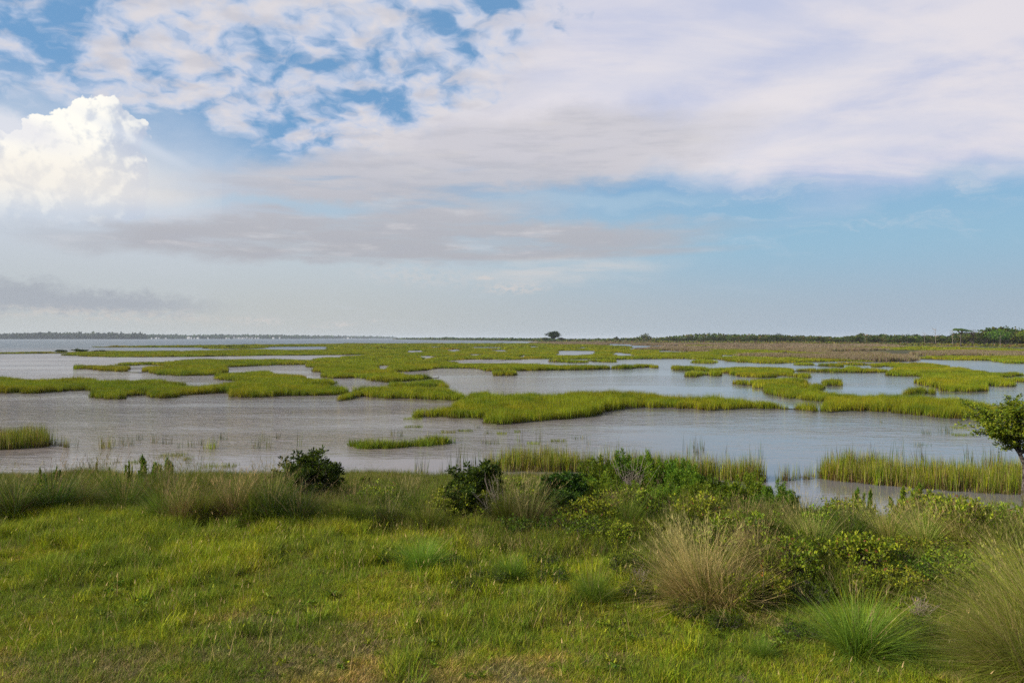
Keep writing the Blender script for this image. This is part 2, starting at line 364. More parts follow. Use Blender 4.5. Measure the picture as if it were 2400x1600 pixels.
# ------------------------------------------------------------------ near ground
def shore_y(x):
    return 25.3 - 5.9 * np.clip((np.asarray(x, float) - 1.0) / 8.0, 0, 1) + .5 * vnoise(x, 0 * np.asarray(x, float), 2.3, 3)
def edge_y(x):
    return 12.8 - 1.2 * np.clip((np.asarray(x, float)) / 6.0, -.3, 1)
def G(x, y):
    x = np.asarray(x, float); y = np.asarray(y, float)
    e = edge_y(x); s = shore_y(x)
    t = (y - e) / (s - e); tt = np.clip(t, 0, 1)
    z = 1.5 * (1 - tt) ** 1.15 * (1 + .15 * tt)
    z = np.where(t > 1, -.6 * np.clip((y - s) / 5.0, 0, 1), z)
    return z + .035 * vnoise(x, y, 1.7, 5) * np.clip(1.2 - t, 0, 1) + .05 * vnoise(x, y, 4.1, 6) * np.clip(1.2 - t, 0, 1)
gx = np.linspace(-60, 60, 321); gy = np.concatenate([np.linspace(-30, 4, 20), np.linspace(4.3, 30, 150), np.linspace(32, 62, 10)])
X, Y = np.meshgrid(gx, gy); Z = G(X, Y)
nx, ny = len(gx), len(gy); ii = (np.arange(ny - 1)[:, None] * nx + np.arange(nx - 1)[None]).ravel()
gf = np.stack([ii, ii + 1, ii + nx + 1, ii + nx], 1)
tag(obj('ground', new_mesh('ground', np.stack([X, Y, Z], -1).reshape(-1, 3), gf, M_soil, smooth=True)), kind='structure')

def wat(px, py, z=0.0):
    """a point of the horizontal plane z seen at a pixel"""
    dd = (CAMH - z) * F / (py - HOR); return ((px - 1200) / F * dd, dd)
def gnd(px, py):
    ys = np.linspace(4, 60, 1400); zs = CAMH - (py - HOR) / F * ys; xs = (px - 1200) / F * ys
    k = int(np.argmax(zs <= G(xs, ys))); return float(xs[k]), float(ys[k]), float(G(xs[k], ys[k]))

# ------------------------------------------------------------------ blades and leaves
def blades(base, az_, ln, lean, curl, wid, col, seg=3, tipcol=None):
    """arching flat blades; every argument is an array of one value per blade"""
    n = len(ln); t = np.linspace(0, 1, seg + 1)
    th = lean[:, None] + curl[:, None] * t[None]
    dr = np.sin(th); dzz = np.cos(th)
    st = ln[:, None] / seg
    r = np.concatenate([np.zeros((n, 1)), np.cumsum((dr[:, 1:] + dr[:, :-1]) / 2 * st, 1)], 1)
    h = np.concatenate([np.zeros((n, 1)), np.cumsum((dzz[:, 1:] + dzz[:, :-1]) / 2 * st, 1)], 1)
    ca, sa = np.cos(az_)[:, None], np.sin(az_)[:, None]
    cen = np.stack([base[:, 0:1] + r * ca, base[:, 1:2] + r * sa, base[:, 2:3] + h], -1)
    tw = az_ + np.pi / 2 + rng.normal(0, .7, n)
    side = np.stack([np.cos(tw), np.sin(tw), np.zeros(n)], -1)[:, None, :]
    w = (wid[:, None] * (1 - t[None] ** 1.6) * .5)[:, :, None]
    L = cen - side * w; Rr = cen + side * w
    V = np.stack([L[:, :-1], Rr[:, :-1]], 2).reshape(n, 2 * seg, 3)
    V = np.concatenate([V, cen[:, -1:, :]], 1)
    nv = 2 * seg + 1; fs = []
    for k in range(seg - 1):
        fs.append((2 * k, 2 * k + 1, 2 * k + 3)); fs.append((2 * k, 2 * k + 3, 2 * k + 2))
    fs.append((2 * seg - 2, 2 * seg - 1, 2 * seg))
    fs = np.array(fs); Fc = (fs[None] + (np.arange(n) * nv)[:, None, None]).reshape(-1, 3)
    C = np.repeat(col[:, None, :], nv, 1)
    if tipcol is not None:
        tt = np.concatenate([np.repeat(t[:-1], 2), [1.0]])[None, :, None] ** 1.5
        C = C * (1 - tt) + tipcol[:, None, :] * tt
    return V.reshape(-1, 3), Fc, C.reshape(-1, 3)
def join(parts):
    vs, fs, cs, o = [], [], [], 0
    for v, f, c in parts: vs.append(v); fs.append(f + o); cs.append(c); o += len(v)
    return np.concatenate(vs), np.concatenate(fs), np.concatenate(cs)
def pick(n, opts, jit=.15):
    """n colours drawn from weighted options"""
    w = np.array([o[1] for o in opts], float); w /= w.sum()
    k = rng.choice(len(opts), n, p=w); c = np.array([o[0] for o in opts])[k]
    return c * (1 + rng.normal(0, jit, (n, 1)))
def leaves(cen, dirv, ln, wid, col):
    n = len(ln); dirv = dirv / (np.linalg.norm(dirv, axis=1, keepdims=True) + 1e-9)
    up = rng.normal(0, 1, (n, 3)); sd = np.cross(dirv, up); sd /= np.linalg.norm(sd, axis=1, keepdims=True) + 1e-9
    nn = np.cross(sd, dirv)
    a = cen; b = cen + dirv * (ln * .55)[:, None] + sd * (wid * .5)[:, None] + nn * (ln * .07)[:, None]
    c = cen + dirv * ln[:, None]; e = cen + dirv * (ln * .55)[:, None] - sd * (wid * .5)[:, None] + nn * (ln * .07)[:, None]
    V = np.stack([a, b, c, e], 1).reshape(-1, 3); o = (np.arange(n) * 4)[:, None]
    return V, np.concatenate([o + np.array([[0, 1, 2]]), o + np.array([[0, 2, 3]])], 0), np.repeat(col, 4, 0)
def tubes(segs, sides=5):
    """segs: list of (p0, p1, r0, r1)"""
    V, Fc = [], []
    for p0, p1, r0, r1 in segs:
        p0 = np.array(p0, float); p1 = np.array(p1, float); dd = p1 - p0; dd /= np.linalg.norm(dd) + 1e-9
        u = np.cross(dd, (0.3, 0.9, 0.2)); u /= np.linalg.norm(u); w = np.cross(dd, u); o = len(V)
        for p, r in ((p0, r0), (p1, r1)):
            for k in range(sides):
                a = 2 * math.pi * k / sides; V.append(p + (u * math.cos(a) + w * math.sin(a)) * r)
        for k in range(sides):
            k2 = (k + 1) % sides; Fc.append((o + k, o + k2, o + sides + k2)); Fc.append((o + k, o + sides + k2, o + sides + k))
    return np.array(V), np.array(Fc)

def tuft(n, rad, hmin, hmax, wid, opts, lean=(0.02, .35), curl=(.0, .8), seg=3, wind=0.0, name='grass_tuft', mat=None, tip=None, thatch=0, tc=((.105, .065, .03), (.06, .045, .022))):
    a = rng.uniform(0, 2 * np.pi, n); rr = rad * np.sqrt(rng.uniform(0, 1, n))
    base = np.stack([np.cos(a) * rr, np.sin(a) * rr, np.full(n, -.02)], -1)
    az_ = rng.uniform(0, 2 * np.pi, n)
    if wind: az_ = np.where(rng.uniform(0, 1, n) < wind, rng.normal(np.pi, .6, n), az_)
    col = pick(n, opts)
    v, f, c = blades(base, az_, rng.uniform(hmin, hmax, n), rng.uniform(*lean, n), rng.uniform(*curl, n), rng.uniform(.7, 1.3, n) * wid, col, seg,
                     None if tip is None else np.tile(tip, (n, 1)))
    if thatch:   # short dead stems round the foot
        m = int(n * thatch); a = rng.uniform(0, 6.28, m); rr = rad * 1.05 * np.sqrt(rng.uniform(0, 1, m))
        b2 = blades(np.stack([np.cos(a) * rr, np.sin(a) * rr, np.full(m, -.02)], -1), rng.uniform(0, 6.28, m), rng.uniform(.22, .48, m) * hmax, rng.uniform(0, .6, m), rng.uniform(0, .6, m),
                    np.full(m, wid * 1.2), pick(m, [(np.array(q), 1) for q in tc]), 2)
        v, f, c = join([(v, f, c), b2])
    return new_mesh(name, v, f, mat, c)

# source tufts live outside the scene and are only instanced
def source(name, meshes):
    c = bpy.data.collections.new(name)
    for i, me in enumerate(meshes):
        o = bpy.data.objects.new('%s.%03d' % (name, i + 1), me); c.objects.link(o)
    return c
GN_CACHE = {}
def scatter_tree(src):
    if src.name in GN_CACHE: return GN_CACHE[src.name]
    g = bpy.data.node_groups.new('scatter_' + src.name, 'GeometryNodeTree')
    g.interface.new_socket('Geometry', in_out='INPUT', socket_type='NodeSocketGeometry'); g.interface.new_socket('Geometry', in_out='OUTPUT', socket_type='NodeSocketGeometry')
    N = g.nodes; L = g.links; gi = N.new('NodeGroupInput'); go = N.new('NodeGroupOutput')
    ci = N.new('GeometryNodeCollectionInfo'); ci.inputs['Collection'].default_value = src; ci.inputs['Separate Children'].default_value = True; ci.inputs['Reset Children'].default_value = True
    ip = N.new('GeometryNodeInstanceOnPoints'); ip.inputs['Pick Instance'].default_value = True
    def attr(nm, ty):
        a = N.new('GeometryNodeInputNamedAttribute'); a.data_type = ty; a.inputs['Name'].default_value = nm; return a.outputs['Attribute']
    er = N.new('FunctionNodeEulerToRotation'); L.new(attr('rot', 'FLOAT_VECTOR'), er.inputs[0])
    L.new(gi.outputs[0], ip.inputs['Points']); L.new(ci.outputs[0], ip.inputs['Instance']); L.new(attr('pick', 'INT'), ip.inputs['Instance Index'])
    L.new(er.outputs[0], ip.inputs['Rotation']); L.new(attr('size', 'FLOAT_VECTOR'), ip.inputs['Scale']); L.new(ip.outputs[0], go.inputs[0])
    GN_CACHE[src.name] = g; return g
def scatter(name, pts, src, size, parent=None, tilt=.06, picks=None):
    n = len(pts)
    if n == 0: pts = np.zeros((1, 3)) + (0, 0, -5); n = 1; size = np.ones((1, 3)) * .01; picks = None
    me = bpy.data.meshes.new(name); me.vertices.add(n); me.vertices.foreach_set('co', np.asarray(pts, np.float32).ravel())
    rot = np.stack([rng.normal(0, tilt, n), rng.normal(0, tilt, n), rng.uniform(0, 6.283, n)], -1).astype(np.float32)
    size = np.asarray(size, np.float32)
    if size.ndim == 1: size = np.repeat(size[:, None], 3, 1)
    me.attributes.new('rot', 'FLOAT_VECTOR', 'POINT').data.foreach_set('vector', rot.ravel())
    me.attributes.new('size', 'FLOAT_VECTOR', 'POINT').data.foreach_set('vector', size.ravel())
    k = rng.integers(0, len(src.objects), n) if picks is None else picks
    me.attributes.new('pick', 'INT', 'POINT').data.foreach_set('value', k.astype(np.int32))
    o = obj(name, me, parent); md = o.modifiers.new('scatter', 'NODES'); md.node_group = scatter_tree(src)
    return o

# ------------------------------------------------------------------ marsh polygons
def A(*p): return [(x / 2.94, 740 + y / 2.94) for x, y in p]
def B(*p): return [(800 + x / 2.94, 740 + y / 2.94) for x, y in p]
def Cc(*p): return [(1600 + x / 2.94, 740 + y / 2.94) for x, y in p]
def D(*p): return [(x / 2.94, 960 + y / 2.94) for x, y in p]
def E(*p): return [(800 + x / 2.94, 960 + y / 2.94) for x, y in p]
def Ff(*p): return [(1600 + x / 2.94, 960 + y / 2.94) for x, y in p]
def poly(chains, ztop=.50, rough=1.0, seed=0):
    """chains: ('f', pixels at the foot of the grass) or ('b', pixels at its top) -> world loop with a ragged edge"""
    P = []
    for kind, pts in chains:
        for (px, py) in pts: P.append(wat(px, py, 0.0 if kind == 'f' else ztop))
    P = np.array(P)
    for _ in range(1):
        Q = np.roll(P, -1, 0); P = np.stack([P * .78 + Q * .22, P * .22 + Q * .78], 1).reshape(-1, 2)
    out = []
    for i in range(len(P)):
        a, b = P[i], P[(i + 1) % len(P)]; L = np.linalg.norm(b - a); dm = min(a[1], b[1])
        k = int(min(14, max(1, L / (.012 * dm + .15))))
        for j in range(k): out.append(a + (b - a) * j / k)
    P = np.array(out); dd = P[:, 1]
    amp = rough * np.minimum(.014 * dd, 2.4)
    P = P + np.stack([vnoise(P[:, 0], P[:, 1], .5 + .008 * dd.mean(), seed + 3), vnoise(P[:, 0], P[:, 1], .5 + .008 * dd.mean(), seed + 5)], -1) * amp[:, None] * .4 + np.stack([vnoise(P[:, 0], P[:, 1], 1.3 + .02 * dd.mean(), seed), vnoise(P[:, 0], P[:, 1], 1.3 + .02 * dd.mean(), seed + 9)], -1) * amp[:, None]
    return P
def inside(P, x, y):
    r = np.zeros(len(x), bool); ax, ay = P[:, 0], P[:, 1]; bx, by = np.roll(ax, -1), np.roll(ay, -1)
    for i in range(len(P)):
        if ay[i] == by[i]: continue
        c = ((ay[i] > y) != (by[i] > y)); c &= x < (bx[i] - ax[i]) * (y - ay[i]) / (by[i] - ay[i]) + ax[i]; r ^= c
    return r
def mud_mesh(name, loops, z=.04, mat=None):
    tri = tessellate_polygon([[Vector((p[0], p[1], 0)) for p in l] for l in loops])
    pts = [p for l in loops for p in l]; n = len(pts)
    V = [(p[0], p[1], z) for p in pts] + [(p[0], p[1], -.5) for p in pts]
    Fs = []
    cen_ = np.array([[(pts[a][0] + pts[b][0] + pts[c][0]) / 3, (pts[a][1] + pts[b][1] + pts[c][1]) / 3] for a, b, c in tri]); bad = ~inside(loops[0], cen_[:, 0], cen_[:, 1])
    for h in loops[1:]: bad |= inside(h, cen_[:, 0], cen_[:, 1])
    for (a, b, c), q_ in zip(tri, bad):
        if q_: continue
        pa, pb, pc = pts[a], pts[b], pts[c]
        cr = (pb[0] - pa[0]) * (pc[1] - pa[1]) - (pb[1] - pa[1]) * (pc[0] - pa[0])
        Fs.append((a, b, c) if cr > 0 else (a, c, b))
    o = 0
    for l in loops:
        k = len(l)
        for i in range(k): Fs.append((o + i, o + (i + 1) % k, n + o + (i + 1) % k, n + o + i))
        o += k
    return new_mesh(name, V, Fs, mat or M_mud)
# candidate points for marsh tufts, denser near the camera
bands = []
def cand(d0, d1, dens, size, side=.80):
    n = int(dens * side * (d1 ** 2 - d0 ** 2)); y = np.sqrt(rng.uniform(d0 ** 2, d1 ** 2, n)); x = rng.uniform(-side, side, n) * y
    bands.append((x, y, size, n))
    return x, y
cand(20, 42, 26, 0); cand(42, 70, 16, 0); cand(70, 130, 5.0, 1); cand(130, 300, 1.1, 2); cand(300, 760, .18, 3)
CX = np.concatenate([b[0] for b in bands]); CY = np.concatenate([b[1] for b in bands]); CS = np.concatenate([np.full(b[3], b[2]) for b in bands])
mo = [(MARSH, 5), (MARSH2, 4), (GREEN, 1.2), (TAN * .75, .35)]
src_m = []
for k in range(4): src_m.append(tuft(60, .28, .30, .62, .016, mo, lean=(0, .22), curl=(0, .35), name='marsh_tuft', mat=M_marsh, thatch=.6))
for k in range(3): src_m.append(tuft(130, .62, .30, .60, .030, mo, lean=(0, .22), curl=(0, .3), seg=2, name='marsh_tuft', mat=M_marsh, thatch=.6))
for k in range(3): src_m.append(tuft(200, 1.6, .30, .58, .070, mo, lean=(0, .25), curl=(0, .3), seg=2, name='marsh_tuft', mat=M_marsh, thatch=.6))
for k in range(3): src_m.append(tuft(260, 4.2, .30, .60, .22, mo, lean=(0, .3), curl=(0, .2), seg=2, name='marsh_tuft', mat=M_marsh, thatch=.6))
SRC_MARSH = source('marsh_tuft', src_m)
OFF = np.array([0, 4, 7, 10]); CNT = np.array([4, 3, 3, 3])
bo = [(np.array((.20, .155, .105)), 4), (BROWN * 1.2, 1.5), (np.array((.27, .215, .15)), 2), (OLIVE, 1.6)]
src_b = []
for k in range(3): src_b.append(tuft(130, .7, .5, .95, .03, bo, lean=(0, .25), curl=(0, .3), seg=2, name='rush_tuft', mat=M_brown))
for k in range(3): src_b.append(tuft(200, 1.7, .5, .95, .08, bo, lean=(0, .3), curl=(0, .3), seg=2, name='rush_tuft', mat=M_brown))
for k in range(3): src_b.append(tuft(260, 4.2, .5, 1.0, .24, bo, lean=(0, .3), curl=(0, .3), seg=2, name='rush_tuft', mat=M_brown))
SRC_RUSH = source('rush_tuft', src_b)
BO = np.array([0, 0, 3, 6])
HOLES = []
def grow(name, loops, parent, sizef=1.0, keep=None, hmul=1.0):
    P = loops[0]; lo = P.min(0); hi = P.max(0)
    idx = np.nonzero((CX > lo[0]) & (CX < hi[0]) & (CY > lo[1]) & (CY < hi[1]))[0]
    idx = idx[inside(P, CX[idx], CY[idx])]
    for h in loops[1:]:
        if len(idx): idx = idx[~inside(h, CX[idx], CY[idx])]
    if keep is not None and len(idx): idx = idx[keep(CX[idx], CY[idx])]
    x, y, s = CX[idx], CY[idx], CS[idx]
    pk = OFF[s] + rng.integers(0, 100, len(idx)) % CNT[s] if len(idx) else None
    sz = rng.uniform(.8, 1.15, len(idx)) * sizef
    hz = sz * (1 + .18 * vnoise(x, y, 2.2 + y * .012, 1) + .18 * vnoise(x, y, 6 + y * .02, 2) + .12 * vnoise(x, y, 17, 4)) * hmul * np.interp(y, [50, 150, 400], [1, .84, .72]) * np.where(rng.uniform(0, 1, len(x)) < .06, 1.35, 1)
    return scatter(name, np.stack([x, y, np.full(len(x), .03)], -1), SRC_MARSH, np.stack([sz, sz, hz], -1), parent, picks=pk)
def creek(x, y): return (y < 150) | (np.abs(vnoise(x + 9 * vnoise(x, y, 15, 57), y * .6, 30, 55)) > .075)
def island(label, chains, cat='marsh island', group=None, seed=0, holes=(), keep=None, hmul=1.0, rough=1.0):
    kp = (lambda x, y: keep(x, y) & creek(x, y)) if keep is not None else creek
    loops = [poly(chains, seed=seed, rough=rough)] + [poly(h, seed=seed + 31, rough=.5) for h in holes]
    c = loops[0].mean(0)
    me = mud_mesh('marsh_island', loops)
    t = empty('marsh_island', (0, 0, 0)); tag(t, label, cat, group)
    obj('mud_base', me, t)
    g = grow('marsh_grass', loops, t, keep=kp, hmul=hmul); tag(g, kind='stuff')
    return loops

island('big yellow green marsh island in the middle, its rear lobe behind a narrow creek', [
    ('f', B((555, 668), (620, 697), (760, 712), (935, 718), (1000, 690), (1100, 660), (1250, 622), (1400, 592), (1425, 575))),
    ('b', B((1430, 545), (1300, 527), (1200, 530), (1180, 552), (1130, 545), (1060, 522), (1000, 512), (930, 527), (880, 570), (760, 592), (640, 628), (560, 655)))], seed=1)
island('longest yellow green marsh island across the middle, reaching right to a thin reedy point', [
    ('f', B((945, 724), (1060, 746), (1180, 752), (1290, 737), (1400, 718), (1560, 707), (1730, 692), (1800, 667), (1900, 642), (2050, 627), (2200, 630), (2352, 632)) + Cc((100, 650), (300, 642), (500, 634), (700, 646), (860, 642))),
    ('b', Cc((875, 612), (800, 592), (600, 577), (400, 570), (250, 558), (150, 552)) + B((2352, 547), (2100, 532), (1900, 522), (1700, 522), (1500, 532), (1430, 547), (1445, 582))),
    ('f', B((1250, 640), (1100, 676), (1000, 706)))], seed=2)
island('green marsh strip left of the big middle island, joined by a low tip', [
    ('f', B((20, 552), (150, 563), (300, 571), (500, 573), (700, 579), (870, 580), (950, 565))),
    ('b', B((900, 545), (800, 520), (760, 500), (620, 490), (400, 490), (200, 488), (80, 505), (20, 545)))], seed=3)
island('long low marsh island along the left with a rusty patch at its water edge', [
    ('f', A((-60, 532), (0, 533), (200, 533), (330, 526), (450, 517), (560, 513), (640, 527), (660, 555), (690, 573), (850, 574), (880, 550), (1040, 546), (1060, 566), (1240, 563), (1260, 546), (1500, 534), (1640, 542), (1660, 559), (1900, 560), (2100, 554), (2340, 541)) + B((30, 526), (170, 520))),
    ('b', B((150, 485), (0, 482)) + A((2200, 476), (2120, 460), (2200, 450), (2240, 437), (2180, 416), (2000, 402), (1930, 390), (1850, 374), (1700, 376), (1520, 393), (1500, 405), (1600, 418), (1700, 424), (1580, 436), (1540, 456), (1550, 480), (1400, 470), (1260, 466), (1240, 455), (1180, 430), (900, 430), (650, 433), (590, 424), (400, 427), (200, 434), (100, 427), (40, 407), (-60, 412)))], seed=4)
island('oval marsh islet between the long left island and the central marsh', [
    ('f', B((385, 478), (430, 490), (600, 489), (700, 476))), ('b', B((710, 462), (690, 442), (600, 434), (480, 442), (400, 463)))], seed=5)
island('narrow winding marsh island out in the left bay with a slit of water', [
    ('f', A((505, 358), (600, 368), (700, 378), (810, 382), (900, 388), (1040, 384), (1070, 394), (1080, 404), (1200, 413), (1400, 411), (1500, 403), (1580, 380), (1500, 365), (1480, 352), (1600, 353), (1800, 343), (1870, 339), (2000, 338), (2120, 336), (2300, 336))),
    ('b', A((2300, 300), (2050, 300), (1900, 292), (1560, 300), (1480, 297), (1260, 299), (1200, 309), (950, 313), (860, 323))),
    ('f', A((870, 332), (1000, 337), (1160, 342))), ('b', A((1140, 350), (1000, 343), (860, 341), (700, 338), (560, 337), (510, 346)))], seed=6, rough=.35,
    holes=[[('b', A((870, 366), (950, 368), (1040, 362))), ('f', A((1050, 357), (950, 357), (870, 359)))]])
island('flat marsh point at the upper left reaching out under the far bay', [
    ('f', A((480, 264), (520, 276), (700, 282), (1000, 284), (1500, 279), (1900, 273), (2352, 269)) + B((200, 266))),
    ('b', B((200, 232), (0, 228)) + A((2352, 228), (1900, 232), (1780, 226), (1480, 232), (1300, 238), (1000, 240), (700, 240), (490, 252)))], seed=7, rough=.6)
island('thinnest farthest marsh strip under the left bay with a clump of dark scrub', [
    ('f', A((670, 216), (1000, 218), (1450, 219), (1500, 230), (1780, 226), (1800, 213), (2352, 211)) + B((200, 209))),
    ('b', B((200, 190), (0, 190)) + A((2352, 193), (1900, 196), (1600, 200), (1000, 206), (690, 210)))], seed=8, rough=.5)
island('thread of marsh across the left edge carrying small dark bushes', [
    ('f', A((-60, 257), (0, 257), (300, 256), (480, 258), (700, 258))), ('b', A((700, 242), (480, 246), (300, 247), (0, 250), (-60, 250)))], seed=9, rough=.4)
# the broad central marsh
def pond(b, f): return [('b', b), ('f', f)]
island('broad central marsh flecked with small ponds, running back to the far scrub', [
    ('f', A((2120, 350), (2180, 356), (2235, 357), (2180, 374), (2172, 388), (2250, 402), (2235, 430), (2352, 430)) + B((0, 427), (150, 432), (210, 446), (350, 459), (400, 452), (540, 441), (650, 429), (692, 410))),
    ('b', B((640, 401), (450, 402), (385, 396))),
    ('f', B((345, 388), (420, 385), (560, 374), (600, 363), (850, 359), (960, 364), (975, 380), (1100, 382), (1300, 377), (1500, 374), (1700, 372), (1900, 364), (2060, 357), (2162, 351))),
    ('b', B((2165, 340), (2130, 331), (2030, 331), (2000, 343), (1850, 341), (1700, 339), (1500, 334), (1200, 327), (1100, 324), (900, 323), (750, 322))),
    ('f', B((640, 322), (700, 316), (900, 316), (1080, 314), (1150, 300), (1300, 297), (1500, 296), (1640, 300), (1700, 296), (1890, 301), (2000, 297), (2352, 295)) + Cc((180, 303), (200, 294), (300, 303), (380, 316), (500, 323), (640, 329), (740, 322), (790, 318), (1000, 316), (1130, 312), (1280, 318))),
    ('b', Cc((1280, 286), (1100, 270), (800, 262), (450, 256), (0, 244)) + B((1800, 200), (1400, 190), (1100, 190), (700, 190), (200, 190), (-40, 192))),
    ('f', B((-60, 210),)), ('b', A((2330, 229),)), ('f', B((-40, 266), (0, 264))), ('f', B((230, 263), (235, 275))), ('b', B((10, 279),)+A((2200, 286),)), ('f', A((2200, 340),))],
    seed=10, rough=.45, holes=[
    pond(B((225, 357), (290, 368), (365, 350)), B((345, 342), (280, 340), (222, 343))),
    pond(B((165, 304), (240, 312), (280, 304)), B((270, 298), (165, 298))),
    pond(B((35, 323), (105, 324)), B((110, 317), (40, 317))),
    pond(B((425, 250), (500, 252), (600, 247)), B((590, 236), (500, 240), (425, 236))),
    pond(B((490, 285), (600, 286), (668, 283)), B((660, 276), (490, 276))),
    pond(B((835, 270), (930, 272), (988, 272)), B((988, 262), (900, 265), (835, 264))),
    pond(B((1440, 262), (1500, 270), (1650, 268), (1690, 262), (1800, 262)), B((1800, 243), (1600, 240), (1450, 241))),
    pond(B((835, 221), (1000, 222), (1165, 222)), B((1165, 216), (1000, 215), (835, 214))),
    pond(B((575, 217), (740, 217)), B((740, 212), (580, 211))),
    pond(B((1835, 268), (1900, 270), (2060, 274)), B((2060, 266), (1930, 254), (1840, 254))),
    pond(B((1950, 230), (2100, 231), (2310, 231)), B((2300, 222), (2100, 220), (1950, 222))),
    pond(B((1010, 243), (1100, 245), (1180, 242)), B((1170, 235), (1020, 235))),
    pond(B((300, 229), (420, 230)), B((415, 223), (305, 223))),
    pond(B((705, 238), (860, 239)), B((855, 230), (710, 230))),
    pond(B((60, 248), (190, 249)), B((185, 241), (65, 241))),
    pond(B((1180, 279), (1330, 280)), B((1325, 271), (1190, 271))),
    pond(B((1600, 222), (1750, 222)), B((1745, 216), (1605, 216))),
    pond(B((1250, 216), (1400, 216)), B((1395, 210), (1255, 210))),
    pond(B((500, 305), (630, 306)), B((630, 299), (500, 298))),
    pond(B((2150, 246), (2300, 248)) + Cc((190, 250)), Cc((190, 240)) + B((2300, 240), (2150, 239))),
    pond(Cc((205, 274), (300, 280), (440, 270)), Cc((440, 261), (300, 259), (205, 260))),
    pond(Cc((740, 270), (840, 272)), Cc((840, 264), (740, 263)))],
    keep=lambda x, y: ~((x / y > .21) & (y > 215) & (vnoise(x, y * .45, 24, 77) > -.15)))
for lab, ch, sd in [
    ('small marsh islet in the band of water left of the twin islets', [('f', B((1495, 312), (1560, 319), (1645, 317))), ('b', B((1640, 306), (1560, 301), (1495, 304)))], 20),
    ('small marsh islet with a thin right tail, right of its twin', [('f', B((1680, 308), (1740, 315), (1820, 314), (1855, 309))), ('b', B((1850, 303), (1780, 297), (1690, 296)))], 21),
    ('little marsh islet just below the long central arm', [('f', B((1063, 396), (1120, 403), (1195, 398))), ('b', B((1190, 384), (1120, 378), (1066, 384)))], 22),
    ('small oval marsh islet left of the zigzag island', [('f', Cc((40, 403), (130, 409), (235, 403))), ('b', Cc((230, 388), (170, 378), (110, 377), (45, 397)))], 23),
    ('round marsh hummock in the right lagoon, the farther of two', [('f', Cc((986, 464), (1020, 471), (1052, 462))), ('b', Cc((1048, 446), (1015, 440), (988, 450)))], 24),
    ('round marsh hummock in the right lagoon, the nearer of two', [('f', Cc((880, 494), (910, 499), (940, 494))), ('b', Cc((936, 480), (905, 474), (883, 482)))], 25),
    ('low marsh islet with thin grass tails in front of the lobed right island', [('f', Cc((1525, 530), (1580, 538), (1700, 532), (1728, 524))), ('b', Cc((1715, 500), (1650, 487), (1580, 487), (1530, 510)))], 26),
    ('slim dark green islet in the far right channel', [('f', Cc((790, 326), (850, 338), (960, 346), (1080, 346))), ('b', Cc((1078, 332), (950, 322), (860, 320), (800, 315)))], 27),
    ('tiny flat islet in the far right channel beside the slim one', [('f', Cc((1112, 329), (1180, 333), (1240, 330))), ('b', Cc((1230, 322), (1180, 318), (1112, 320)))], 28),
    ('tiny dark grass speck above the long right strip', [('f', Cc((1150, 364), (1200, 366))), ('b', Cc((1198, 357), (1155, 356)))], 29),
    ('tiny grass speck at the far end of the middle water', [('f', Cc((115, 315), (180, 316))), ('b', Cc((178, 308), (120, 307)))], 30)]:
    island(lab, ch, seed=sd, rough=.35)
island('zigzag marsh island at right whose long foot runs to the right edge', [
    ('f', Cc((385, 457), (480, 492), (600, 522), (680, 552), (850, 578), (1000, 590), (1080, 604), (1010, 625), (1000, 660), (1060, 674), (1095, 662), (1200, 657), (1450, 662), (1700, 692), (1850, 703), (2050, 708), (2200, 712), (2420, 720))),
    ('b', Cc((2420, 612), (2352, 608), (2200, 612), (2150, 611), (2000, 587), (1850, 577), (1700, 547), (1500, 541), (1280, 541), (1050, 527), (880, 507), (820, 492), (785, 470), (830, 458), (835, 440), (780, 421), (700, 426), (500, 431), (400, 442)))], seed=11)
island('thin marsh strip leading right from the little islet to the lobed island', [
    ('f', B((2275, 362), (2352, 369)) + Cc((130, 374), (240, 390), (340, 399), (350, 414), (450, 424), (590, 426), (605, 412), (720, 414), (800, 423), (858, 411))),
    ('b', Cc((855, 400), (800, 392), (700, 387))), ('f', Cc((730, 379), (920, 381), (940, 388), (1000, 382), (1240, 382), (1440, 388), (1520, 390))),
    ('b', Cc((1520, 362), (1400, 363), (1200, 366), (1000, 362), (800, 356), (600, 349), (400, 351), (200, 356), (0, 352)) + B((2300, 345)))], seed=12, rough=.6)
island('lobed marsh island at the right edge with a brown-topped rim', [
    ('f', Cc((1435, 412), (1600, 419), (1700, 420), (1662, 450), (1680, 467), (1730, 492), (1800, 517), (1850, 524), (2050, 527), (2110, 516), (2080, 497), (2100, 487), (2260, 467))),
    ('b', Cc((2250, 456), (2190, 441))), ('f', Cc((2344, 439),)), ('b', Cc((2344, 426), (2150, 414))), ('f', Cc((2200, 410), (2420, 410))),
    ('b', Cc((2420, 382), (2180, 386), (2050, 373), (1930, 353), (1850, 346), (1740, 326), (1650, 319), (1400, 316), (1310, 321), (1290, 335))),
    ('f', Cc((1350, 347), (1500, 355))), ('b', Cc((1500, 362), (1440, 375)))], seed=13, rough=.7)
loops_r = island('far right green and brown marsh flat below the scrub trees', [
    ('f', Cc((1130, 312), (1280, 316), (1560, 312), (1570, 298), (1700, 303), (2100, 306), (2200, 321), (2450, 334))),
    ('b', Cc((2450, 228), (2352, 222), (1900, 215), (1400, 206), (900, 200), (300, 200), (0, 200), (0, 250), (500, 262), (1100, 276)))], seed=14, rough=.6,
    keep=lambda x, y: vnoise(x, y * .45, 24, 77) < -.02)
